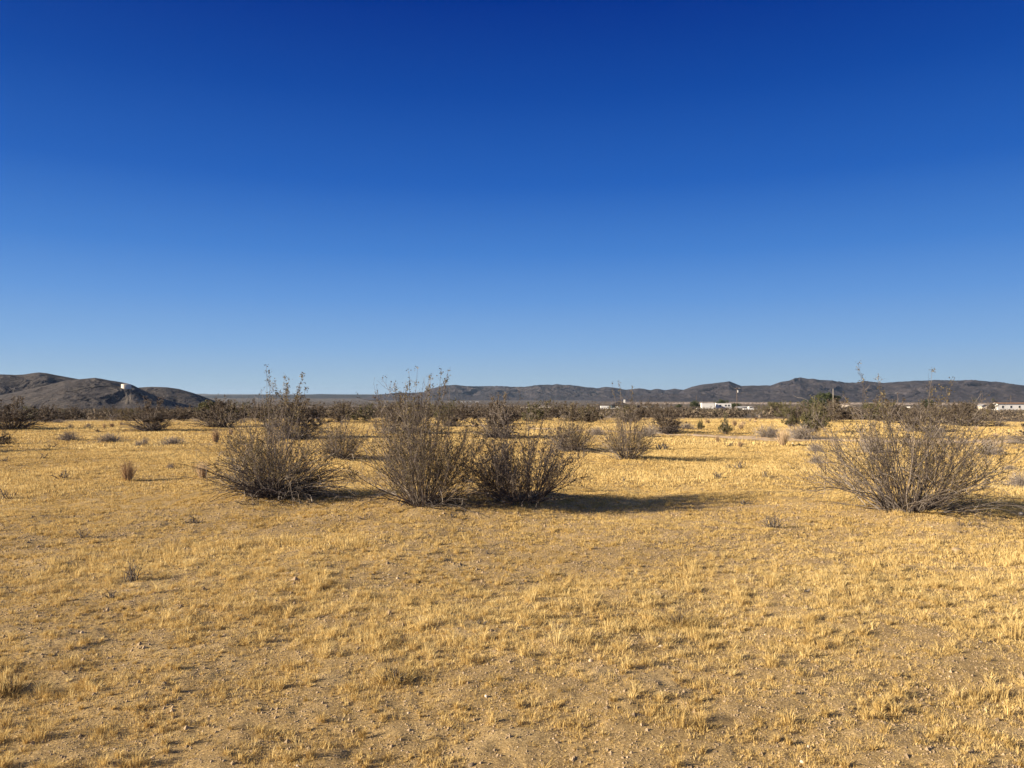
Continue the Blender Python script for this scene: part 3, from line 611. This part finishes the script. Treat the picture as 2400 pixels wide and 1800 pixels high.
for i, (px, py, wp, tp, lb) in enumerate([
    (160, 1032, 42, 1014, 'round grey shrub, leftmost of the row of low shrubs'), (258, 1036, 50, 1017, 'wide grey brown shrub, second of the row of low shrubs'), (326, 1047, 20, 1033, 'low brown shrub with a sparse top in the row of low shrubs'), (340, 1043, 14, 1027, 'brown shrub joined to the sparse one in the row of low shrubs'),
    (407, 1043, 46, 1025, 'dark flat topped shrub, rightmost of the row of low shrubs'), (136, 991, 19, 983, 'small grey shrub at the far edge of the grass at left'), (165, 1003, 12, 994, 'tiny brown shrub beyond the leftmost low shrub'), (207, 1002, 14, 992, 'tiny grey shrub beyond the second low shrub'),
    (400, 1098, 16, 1086, 'small dark shrub right of the fan shaped bunchgrass'),
    (1578, 1012, 40, 990, 'grey green low shrub left of the track'), (1611, 1006, 28, 992, 'lilac grey low shrub left of the open green bush'),
    (1803, 1024, 56, 998, 'broad grey tan shrub above the track, left of a pair'), (1876, 1028, 66, 1000, 'broad tan shrub above the track, right of a pair'), (1912, 1060, 34, 1042, 'low grey shrub below the right end of the track'),
    (1915, 1086, 30, 1068, 'low grey shrub against the left side of the widest bush'), (2045, 1062, 60, 1030, 'grey shrub hidden behind the widest bush'), (2192, 1026, 36, 1000, 'dark grey shrub seen through the top of the widest bush'),
    (2320, 1066, 50, 1036, 'grey shrub right behind the widest bush'), (2365, 1103, 26, 1092, 'small grey shrub right of the widest bush'), (2392, 1142, 60, 1108, 'low grey shrub at the right edge'), (2050, 1080, 24, 1064, 'small dry shrub behind the left of the widest bush'),
    (1520, 1024, 40, 1000, 'brown low shrub behind the lone bush'), (1400, 1020, 34, 1002, 'brown low shrub between two lone grey bushes'), (2345, 1000, 30, 988, 'low dark shrub in the open grass at far right')]):
    small('s', px, py, wp, tp, lb, 'grey_shrub', 'shrub', GS, i)
for i, (px, py, wp, hp, n, lb) in enumerate([
    (1812, 1238, 62, 36, 16, 'forked pile of dead grey twigs in front of the widest bush'), (1462, 1130, 14, 20, 3, 'two dead sticks in a V on the open grass'), (1405, 1100, 8, 14, 2, 'thin single dead stick below the lone bush'),
    (1707, 1098, 14, 12, 8, 'small dark twig clump, left of a pair in the open grass'), (1732, 1100, 36, 18, 14, 'dark twig clump, right of a pair in the open grass'), (1683, 1122, 44, 14, 14, 'flat pile of dark dead twigs in the open grass'),
    (1790, 1120, 20, 14, 8, 'sparse pale dead twigs right of the twig pair'), (1745, 1181, 50, 8, 14, 'flat dark litter of twigs above the forked dead pile'), (312, 1362, 60, 42, 15, 'thin upright dead stems in the left foreground'),
    (192, 1262, 26, 28, 8, 'small upright dead stems above the left foreground stems'), (260, 1402, 44, 18, 10, 'low dark twisted twigs in the left foreground'), (455, 1226, 36, 14, 18, 'black crumpled dead plant below the leftmost near bush'),
    (18, 1170, 46, 24, 8, 'curved dead branches at the left edge'), (150, 1122, 50, 20, 9, 'crooked dead twigs below the row of low shrubs'), (10, 1082, 30, 8, 8, 'dark twigs in the shadow at the left edge'), (100, 1074, 24, 12, 7, 'small dead twigs below the left shadow'),
    (1120, 1463, 44, 12, 10, 'reddish dead twigs flat on the middle foreground'), (1530, 1446, 20, 12, 4, 'bent dead twig left of the dark clump in the foreground'), (1886, 1388, 30, 16, 8, 'small dark dead plant in the right foreground'),
    (1145, 1300, 24, 10, 8, 'tiny dark twigs above the middle foreground'), (680, 1090, 20, 8, 4, 'loose twigs beside the leftmost near bush'), (860, 1218, 40, 12, 8, 'fallen twigs between left and middle near bushes'),
    (1060, 1212, 36, 10, 10, 'dark litter in the shadow under the middle near bush'), (2260, 1232, 70, 14, 8, 'long dead branch lying in front of the widest bush'), (122, 1050, 30, 8, 8, 'dark twig scatter under the leftmost low shrub'), (230, 1012, 26, 6, 8, 'flat dark twigs below the tiny bunchgrass pair'),
    (590, 1185, 60, 16, 9, 'bare fallen branch at the left foot of the leftmost near bush'), (1710, 1046, 20, 14, 8, 'small greenish twigs between slim and clumped bunchgrass'), (1895, 1068, 20, 6, 7, 'dark twigs below the low grey shrub by the track')]):
    p = G(px, py); s = p[1] / F
    tag(link('dead_twigs', twig_mesh(300 + i, hp * s * 1.3, wp * s / 2 * 1.35, int(n * 1.4), max(.004, .00055 * p[1]), sub=3, flat=80 if hp < 20 else 55), None, p), lb, 'twigs', GD)
# dark cactus clump beside the lone bush
def cactus(px, py, sc, label, seed):
    rng = np.random.default_rng(seed); p = G(px, py); e = link('cholla_cactus', None, None, p); tag(e, label, 'cactus', 'small cacti in the grass')
    for (bx, n) in ((-.12, 5), (.13, 7)):
        P0 = np.stack([bx + rng.normal(0, .04, n), rng.normal(0, .05, n), np.zeros(n)], -1); d = rng.normal(0, .5, (n, 3)); d[:, 2] = 1
        P = grow(rng, P0 * sc, d, sc * rng.uniform(.15, .32, n), 6, .1, .15); V, Q = tubes(P, np.full((n, 1), .025 * sc) * np.array([.7, 1, 1.1, 1, .9, .4])[None], 7)
        V = V + rng.normal(0, .002, V.shape); link('stem', mk('stem', V, Q, None, [M['dead']], tint=rng.uniform(0, .5, len(V)), smooth=True), e)
cactus(1552, 1055, .8, 'small dark two lobed cactus right of the lone bush', 1)
# darker foreground clumps
for i, (px, py, wp, tp, lb) in enumerate([(925, 1594, 84, 1556, 'dark dry clump of stems in the middle foreground'), (1592, 1462, 92, 1428, 'dark dry clump mixed with stones right of the middle foreground'), (18, 1622, 60, 1580, 'dark dry clump cut by the left edge of the foreground')]):
    p = G(px, py); s = p[1] / F
    e = link('dry_clump', None, None, p); tag(e, lb, 'dry plant', 'dark dry clumps in the foreground')
    link('stems', twig_mesh(360 + i, (py - tp) * s * .8, wp * s / 2, 40, .003, 'dead', 'stems', 4, 80, 0, .5), e)
    link('blades', tuft_mesh(370 + i, (py - tp) * s, wp * s * .5, 260, .0016, .7, 'grass', 'blades', .12, rr=.9), e)
def rock(px, py, wp, hp, tint, label, seed):
    rng = np.random.default_rng(seed); p = G(px, py); s = p[1] / F; n, m_ = 9, 12
    u = np.linspace(0, math.pi, n); v = np.linspace(0, 2 * math.pi, m_, endpoint=False); U, W_ = np.meshgrid(u, v, indexing='ij')
    V = np.stack([np.sin(U) * np.cos(W_), np.sin(U) * np.sin(W_), np.cos(U)], -1); rr = .8 + .45 * fbm(V[..., 0] * 1.6 + seed, V[..., 1] * 1.6 + V[..., 2] * 1.3, seed, 3)
    V = V * rr[..., None] * np.array([wp * s / 2, wp * s / 2.6, hp * s]); V[..., 2] = np.maximum(V[..., 2], -.25 * hp * s); idx = np.arange(n * m_).reshape(n, m_)
    a = idx[:-1]; b = idx[1:]; Q = np.stack([a, b, np.roll(b, -1, 1), np.roll(a, -1, 1)], -1)
    tag(link('rock', mk('rock', V, Q, None, [M['rock']], tint=np.full(n * m_, tint)), None, p, rng.uniform(0, 3)), label, 'rock', 'stones lying on the ground')
for i, (px, py, wp, hp, t_, lb) in enumerate([
    (1549, 1518, 13, 6, 1, 'white stone below the dark clump right of the middle foreground'), (1139, 1632, 8, 4, 1, 'small white stone in the middle foreground'), (573, 1413, 9, 4, .9, 'small pale stone in the left foreground'), (911, 1349, 6, 4, 1, 'small upright white stone above the middle foreground'),
    (950, 1346, 10, 5, .15, 'small dark stone right of the upright white stone'), (385, 1604, 14, 6, .3, 'brown stone in the lower left foreground'), (2393, 1206, 12, 6, 1, 'white stone at the right edge beside the shadow'), (2298, 1508, 12, 5, .9, 'pale stone in the right foreground'),
    (1460, 1779, 14, 6, .45, 'grey stone at the bottom edge'), (1105, 1794, 20, 6, .2, 'dark stone cut by the bottom edge'), (2242, 1289, 26, 6, .4, 'flat grey brown stone in front of the widest bush'), (460, 1784, 9, 7, .9, 'pale pointed stone at the bottom left'),
    (697, 1796, 9, 4, .9, 'pale stone at the bottom edge left of the middle'), (1794, 1490, 9, 4, .9, 'pale flat stone in the right foreground left of the others'), (1828, 1502, 7, 3, .85, 'tiny pale stone right of the pale flat stone'), (1880, 1786, 10, 4, .9, 'pale stone at the bottom right'),
    (1385, 1550, 12, 6, .7, 'tan stone below the white stone'), (2260, 1472, 9, 4, .8, 'tan stone left of the pale stone in the right foreground'), (1895, 1750, 8, 4, .8, 'small pale stone just above the bottom right one'), (1858, 1040, 5, 3, .9, 'white stone beside the pale upright bunchgrass')]):
    rock(px, py, wp, hp, t_, lb, 400 + i)
# pale rubble heap in the scrub: each block a stone
rr_ = np.random.default_rng(9)
for i in range(9): rock(722 + i * 3.4, 983 - (i % 3) * 1.5, 8, 5 + rr_.uniform(0, 4), .85, 'whitish rubble block in the pale heap behind the leftmost near bush', 450 + i)

# ------------------------------------------------------------------ trees
def tree(px, dist, top_py, wpx, label, seed, mat='treeleaf', n=5200, name='desert_tree'):
    rng = np.random.default_rng(seed); p = AT(px, dist); h = ZP(top_py, dist) - p[2]; w_ = wpx / F * dist / 2
    e = link(name, None, None, p); tag(e, label, 'tree', 'trees near the houses')
    k = 9; a = rng.uniform(0, 6.28, k); P0 = np.stack([rng.normal(0, .1, k), rng.normal(0, .1, k), np.full(k, -.2)], -1); ph = rng.uniform(.1, .7, k)
    P = grow(rng, P0, np.stack([np.sin(ph) * np.cos(a), np.sin(ph) * np.sin(a), np.cos(ph)], -1), h * rng.uniform(.6, .85, k), 7, .02, .12)
    pr = [tubes(P, np.full((k, 1), h * .022) * np.linspace(1.2, .3, 7)[None], 5)]; o, d, kk, _ = sample_on(rng, P, 60, .4, 1); P2 = grow(rng, o, d + rng.normal(0, .6, (60, 3)), h * rng.uniform(.12, .3, 60), 4, .02, .15)
    pr.append(tubes(P2, np.full((60, 1), h * .006) * np.linspace(1, .5, 4)[None], 3)); V, Q = joinVQ(pr)
    link('trunk', mk('trunk', V, Q, None, [M['bark']], tint=np.full(len(V), .35)), e)
    nc = 46; c = rng.normal(0, 1, (nc, 3)); c /= np.linalg.norm(c, axis=1, keepdims=True); c *= rng.uniform(.25, .82, (nc, 1)); c = c * np.array([w_, w_, h * .40]) + np.array([0, 0, h * .58]); c[:, 2] = np.maximum(c[:, 2], h * .12)
    rad = rng.uniform(.10, .26, nc) * w_; idx = rng.integers(0, nc, n); q = rng.normal(0, 1, (n, 3)); q /= np.linalg.norm(q, axis=1, keepdims=True); q *= rng.uniform(.3, 1, (n, 1)) ** .6
    V, Q, t = leaves(rng, c[idx] + q * rad[idx][:, None] * np.array([1.2, 1.2, .95]), .055 * w_ * (1 if w_ > 3 else 1.3)); link('crown', mk('crown', V, Q, None, [M[mat]], tint=t), e)
tree(1942, 290, 914, 66, 'largest dark green round tree, behind the pale pole', 500, n=8000)
tree(1905, 310, 934, 60, 'lower grey green tree left of the largest tree', 501)
tree(1628, 420, 938, 32, 'dark tree left of the first white trailer', 502)
tree(1692, 440, 935, 40, 'grey green tree behind the second white trailer', 503)
tree(1722, 450, 944, 34, 'low tree right of the second white trailer', 504)
tree(1815, 230, 941, 44, 'bushy olive tree right of the cream box', 505, 'leafgreen')
tree(2040, 300, 942, 44, 'olive tree right of the gabled house', 506, 'leafgreen')
tree(2175, 330, 932, 40, 'open tree seen through the tall shoots of the widest bush', 507)
tree(2262, 340, 942, 50, 'low tree left of the cream shed', 508, 'leafbrown')
tree(2328, 380, 943, 26, 'dark tree just left of the long white home', 509, 'leafbrown')
tree(2285, 700, 924, 16, 'small slender tree far off before the ridge, left one', 510, n=1500)
tree(2328, 720, 926, 14, 'small slender tree far off before the ridge, right one', 511, n=1500)
tree(488, 140, 938, 60, 'green tree at the foot of the rounded dark hill', 512, 'leafgreen')
tree(1590, 500, 946, 22, 'small dark tree between the sheds and the trailers', 513)

# ------------------------------------------------------------------ buildings and other built things
def empty(name, loc, label, cat, group=None, rz=0): e = link(name, None, None, loc, rz); return tag(e, label, cat, group)
def box_home(name, px0, px1, dist, top, label, cat, wall, roof, dep=4.5, nwin=3, roofk='flat', group=None, rise=.5):
    w_ = (px1 - px0) / F * dist; c = AT((px0 + px1) / 2, dist); h = ZP(top, dist) - c[2]; e = empty(name, c, label, cat, group); h0 = h - rise
    if roofk == 'gable_x': MB().gablewall(-w_/2, w_/2, 0, dep, -.4, h0, h - .15).build('wall', M[wall], e); MB().gable(-w_/2, w_/2, 0, dep, h0, h - .12).build('roof', M[roof], e)
    elif roofk == 'gable_y': MB().gablewall(-w_/2, w_/2, 0, dep, -.4, h0, h - .15, 'y').build('wall', M[wall], e); MB().gable(-w_/2, w_/2, 0, dep, h0, h - .12, axis='y', ov=.45).build('roof', M[roof], e)
    elif roofk == 'hip': MB().box(-w_/2 + .5, w_/2 - .5, .5, dep - .5, -.4, h0).build('wall', M[wall], e); MB().hip(-w_/2, w_/2, 0, dep, h0 + .004, h, dep * .45).build('roof', M[roof], e)
    else: MB().box(-w_/2, w_/2, 0, dep, -.1, h0).build('wall', M[wall], e); MB().box(-w_/2 - .12, w_/2 + .12, -.12, dep + .12, h0 + .003, h).build('roof', M[roof], e)
    for i in range(nwin):
        x = -w_/2 + w_ * (i + .6) / (nwin + .2); f = MB().box(x - .5, x + .5, -.06 if roofk != 'hip' else .44, -.003 if roofk != 'hip' else .497, h0 * .45, h0 * .8).build('window', M['metal'], e)
        y0 = -.08 if roofk != 'hip' else .42; MB().box(x - .42, x + .42, y0, y0 + .017, h0 * .48, h0 * .77).build('pane', M['glass'], f)
    return e, w_, h0
e, w_, h0 = box_home('mobile_home', 2338, 2420, 385, 943, 'long white mobile home with a brown roof at the right edge', 'mobile home', 'white', 'brownroof', 5, 4, 'gable_x', rise=.9)
MB().box(w_ * .1, w_ * .1 + .9, -.07, -.004, 0, 2.0).build('door', M['cream'], e)
e, w_, h0 = box_home('shed', 2300, 2313, 375, 948, 'small cream gabled shed left of the long white home', 'shed', 'cream', 'greyroof', 3, 0, 'gable_y', rise=.8)
MB().box(-.4, .4, -.05, -.004, 0, 1.6).build('door', M['browngrey'], e)
def trailer(px0, px1, dist, top, label, wins):
    w_ = (px1 - px0) / F * dist; c = AT((px0 + px1) / 2, dist); h = ZP(top, dist) - c[2]; e = empty('trailer', c, label, 'trailer', 'white trailers near the poles')
    MB().box(-w_/2, w_/2, 0, 2.5, .55, h - .06).build('body', M['white'], e); MB().box(-w_/2 - .05, w_/2 + .05, -.05, 2.55, h - .057, h).build('roof', M['greyroof'], e)
    for s in (-.6, .6):
        for y in (.1, 2.4): wh = MB().cyl(0, 0, -.12, .12, .42, n=16).build('wheel', M['rubber'], e, (w_ * .22 + s, y, .42)); wh.rotation_euler = (math.pi / 2, 0, 0)
    MB().box(-w_/2 - 1.4, -w_/2, 1.15, 1.35, .5, .62).build('tow_bar', M['metal'], e)
    for x in wins: f = MB().box(x * w_ - .45, x * w_ + .45, -.04, -.003, h * .55, h * .8).build('window', M['metal'], e); MB().box(x * w_ - .38, x * w_ + .38, -.06, -.043, h * .58, h * .77).build('pane', M['glass'], f)
trailer(1645, 1674, 350, 944.5, 'plain white box trailer, left of two', [])
trailer(1679, 1714, 352, 945, 'white trailer with dark windows, right of two', [-.25, .12, .33])
e, w_, h0 = box_home('house', 1432, 1478, 410, 942, 'dark house with a black hipped roof behind the lone bush shoots', 'house', 'darkwall', 'darkroof', 9, 2, 'hip', rise=1.9)
MB().box(2.2, 3.0, 4, 4.8, h0 + 1.2, h0 + 3.1).build('chimney', M['white'], e)
box_home('shed', 1486, 1508, 400, 949.5, 'low brown gabled shed right of the dark hipped house', 'shed', 'browngrey', 'darkroof', 6, 0, 'gable_y', rise=1.3)
box_home('shed', 1517, 1534, 430, 948, 'dark flat roofed shed right of the low gabled one', 'shed', 'darkwall', 'darkroof', 4, 1)
box_home('shed', 1549, 1556, 330, 954, 'small white upright shed among the bushes', 'shed', 'white', 'white', 1.5, 0, rise=.15)
box_home('shed', 1634, 1640, 300, 957, 'tiny white box with a dark window left of the first trailer', 'shed', 'white', 'white', 1.2, 1, rise=.1)
box_home('shed', 1769, 1778, 300, 958.5, 'cream box shed left of the bushy olive tree', 'shed', 'cream', 'cream', 2, 1, rise=.1)
box_home('barn', 1730, 1762, 390, 952.5, 'low grey metal roofed barn right of the tall pole', 'barn', 'browngrey', 'greyroof', 8, 0, 'gable_x', rise=1.6)
box_home('shed', 1746, 1763, 340, 954.5, 'black gabled shed in front of the grey barn', 'shed', 'black', 'darkroof', 5, 0, 'gable_y', rise=.9)
box_home('house', 1972, 2012, 330, 949.5, 'brown house with a low gable and white fascia right of the largest tree', 'house', 'browngrey', 'cream', 8, 4, 'gable_y', rise=1.5)
box_home('house', 2072, 2108, 420, 950, 'low dark roofed house left of the crossarm pole at right', 'house', 'browngrey', 'darkroof', 7, 2, 'gable_x', rise=1.2)
box_home('shed', 2134, 2146, 400, 953.5, 'low white roofed shed behind the widest bush', 'shed', 'browngrey', 'white', 4, 0, rise=.35)
box_home('house', 1221, 1257, 520, 954.5, 'low house with a pale pinkish roof, left of two beyond the scrub', 'house', 'browngrey', 'tan', 9, 1, 'gable_x', rise=1.0)
box_home('house', 1265, 1290, 540, 953.5, 'low house with a pale pinkish roof, right of two beyond the scrub', 'house', 'browngrey', 'tan', 9, 1, 'gable_x', rise=1.0)
for i, (a, b_, tp) in enumerate([(1049, 1054, 940.5), (1063, 1069, 941), (1080, 1091, 941), (1101, 1104, 940.5), (1114, 1122, 941)]):
    box_home('far_building', a, b_, 2300, tp, ['tiny white building far off below the long ridge, leftmost of five', 'second from left of five tiny white buildings below the long ridge', 'wide white building in the middle of five below the long ridge', 'small white building fourth of five below the long ridge', 'rightmost of five tiny white buildings below the long ridge'][i], 'building', 'white', 'greyroof', 12, 0, 'gable_x', rise=1.5, group='tiny white buildings below the long ridge')
# parked white vehicles
def vehicle(px, dist, lng, label, kind, rz=0.0):
    c = AT(px, dist); e = empty(kind, c, label, kind, 'white vehicles among the bushes', rz); h = lng / 2
    P = {'van': [(-h, .35), (h, .35), (h, .95), (h - .9, 1.15), (h - 1.5, 1.95), (-h, 2.0)], 'pickup': [(-h, .45), (h, .45), (h, .95), (h - 1.2, 1.08), (h - 1.9, 1.75), (h - 3.1, 1.75), (h - 3.2, 1.1), (-h, 1.05)]}[kind]
    n = len(P); V = [(x, -.9, z) for x, z in P] + [(x, .9, z) for x, z in P]
    b = bpy.data.meshes.new('body'); b.from_pydata(V, [], [tuple(range(n)), tuple(range(2 * n - 1, n - 1, -1))] + [(i, n + i, n + (i + 1) % n, (i + 1) % n) for i in range(n)]); b.materials.append(M['white']); link('body', b, e)
    for sx in (-h + .9, h - .9):
        for sy in (-.92, .92):
            wh = MB().cyl(0, 0, -.1, .1, .36, n=16).build('wheel', M['rubber'], e, (sx, sy, .36)); wh.rotation_euler = (math.pi / 2, 0, 0); MB().cyl(0, 0, -.11, .11, .18, n=12).build('rim', M['metal'], wh)
    x0, x1 = (h - 2.2, h - 1.35) if kind == 'van' else (h - 3.0, h - 1.75); MB().box(x0, x1, -.92, .92, 1.25, 1.62).build('window', M['glass'], e)
vehicle(1421, 330, 5.0, 'white van parked among the bushes left of the dark house', 'van')
vehicle(1449, 340, 4.6, 'white pickup parked in front of the dark house', 'pickup', math.pi)
vehicle(1757, 300, 5.2, 'white pickup parked in front of the black shed', 'pickup')
vehicle(1512, 415, 4.0, 'white van between the gabled and flat sheds', 'van')
# white rail fence near the shed
def fence(px0, px1, dist, label):
    c = AT((px0 + px1) / 2, dist); w_ = (px1 - px0) / F * dist; e = empty('rail_fence', c, label, 'fence')
    for z in (.55, 1.0): MB().box(-w_/2, w_/2, -.03, .03, z, z + .12).build('rail', M['white'], e)
    k = max(3, int(w_ / 2.4))
    for i in range(k + 1): MB().box(-w_/2 + w_ * i / k - .05, -w_/2 + w_ * i / k + .05, -.09, -.032, -.3, 1.2).build('post', M['white'], e)
fence(2271, 2298, 340, 'white rail fence left of the cream shed')
# power poles
def pole(px, dist, top, label, arm=True, mat='pole', r=.15, tr=False):
    c = AT(px, dist); h = ZP(top, dist) - c[2]; e = empty('utility_pole', c, label, 'utility pole', 'utility poles by the houses')
    MB().cyl(0, 0, -.5, h, r, r * .7, 10).build('pole', M[mat], e)
    if arm:
        MB().box(-1.25, 1.25, -.2, -.1, h - .55, h - .40).build('crossarm', M[mat], e)
        for x in (-1.1, -.5, .5, 1.1): MB().cyl(x, -.15, h - .395, h - .2, .05, .03, 8).build('insulator', M['white'], e)
    if tr: MB().cyl(.42, -.1, h - 2.0, h - 1.1, .26, n=12).build('transformer', M['metal'], e)
    return e, h
pole(1727, 300, 908, 'tallest power pole with crossarm and transformer, between trailers and barn', tr=True)
pole(1632, 440, 926, 'plain brown power pole left of the first white trailer', arm=False)
pole(1952.5, 250, 911, 'pale bare pole in front of the largest tree', arm=False, mat='palepole', r=.09)
pole(2104, 380, 919.5, 'power pole with crossarm behind the widest bush')
pole(1979, 420, 938, 'thin short pole behind the gabled house', arm=False, r=.12)
pole(2369, 700, 926, 'thin far pole above the long white home', arm=False, r=.2)
pole(1741, 700, 940, 'small far pole right of the tallest power pole', arm=False, r=.18)
# survey stake in the grass at left
c = G(111, 984); e = empty('marker_stake', c, 'thin upright marker stake at the far edge of the grass on the left', 'stake'); MB().cyl(0, 0, -.1, .75, .025, .02, 8).build('post', M['pole'], e); MB().box(-.03, .03, -.012, .012, .75, .9).build('cap', M['white'], e)
# water tank on the spur
x = (295.7 - 1200) / F * TD; z = ZP(911.8, TD); e = empty('water_tank', (x, TD, z), 'cream cylindrical water tank standing high on the left hill', 'water tank')
R_ = 10.7 / F * TD; hT = ZP(900.6, TD) - z
MB().cyl(0, 0, -2.0, -.02, R_ + .9, R_ + .5, 40).build('pad', M['scar'], e); MB().cyl(0, 0, 0, hT, R_, n=64).build('shell', M['tan'], e, smooth=True); MB().cyl(0, 0, hT + .003, hT + .35, R_ + .1, .5, 40).build('roof', M['tan'], e)
lad = MB()
for s in (-.25, .25): lad.box(s - .04, s + .04, -R_ - .25, -R_ - .17, 0, hT + .5)
for i in range(10): lad.box(-.21, .21, -R_ - .23, -R_ - .19, .3 + i * .4, .34 + i * .4)
lad.build('ladder', M['metal'], e)
tp_ = (308, TD - 2); cx = (308.5 - 1200) / F * TD; zz_ = ZS(cx, TD - 2)
e = empty('utility_pole', (cx, TD - 2, zz_), 'short thin pole just right of the water tank', 'utility pole', 'utility poles by the houses'); MB().cyl(0, 0, -.5, 3.6, .14, .1, 8).build('pole', M['palepole'], e)

# ------------------------------------------------------------------ haze
hm = bpy.data.materials.new('haze'); hm.use_nodes = True; t = hm.node_tree; t.nodes.remove(t.nodes['Principled BSDF'])
pv = t.nodes.new('ShaderNodeVolumePrincipled'); pv.inputs['Density'].default_value = .000032; pv.inputs['Color'].default_value = (.52, .74, 1.0, 1); pv.inputs['Anisotropy'].default_value = .2
t.links.new(pv.outputs[0], t.nodes['Material Output'].inputs['Volume'])
tag(MB().box(-13500, 13500, -13500, 13500, -30, 115).build('haze', hm), 'thin bluish haze over the far plain and hills', kind='stuff')
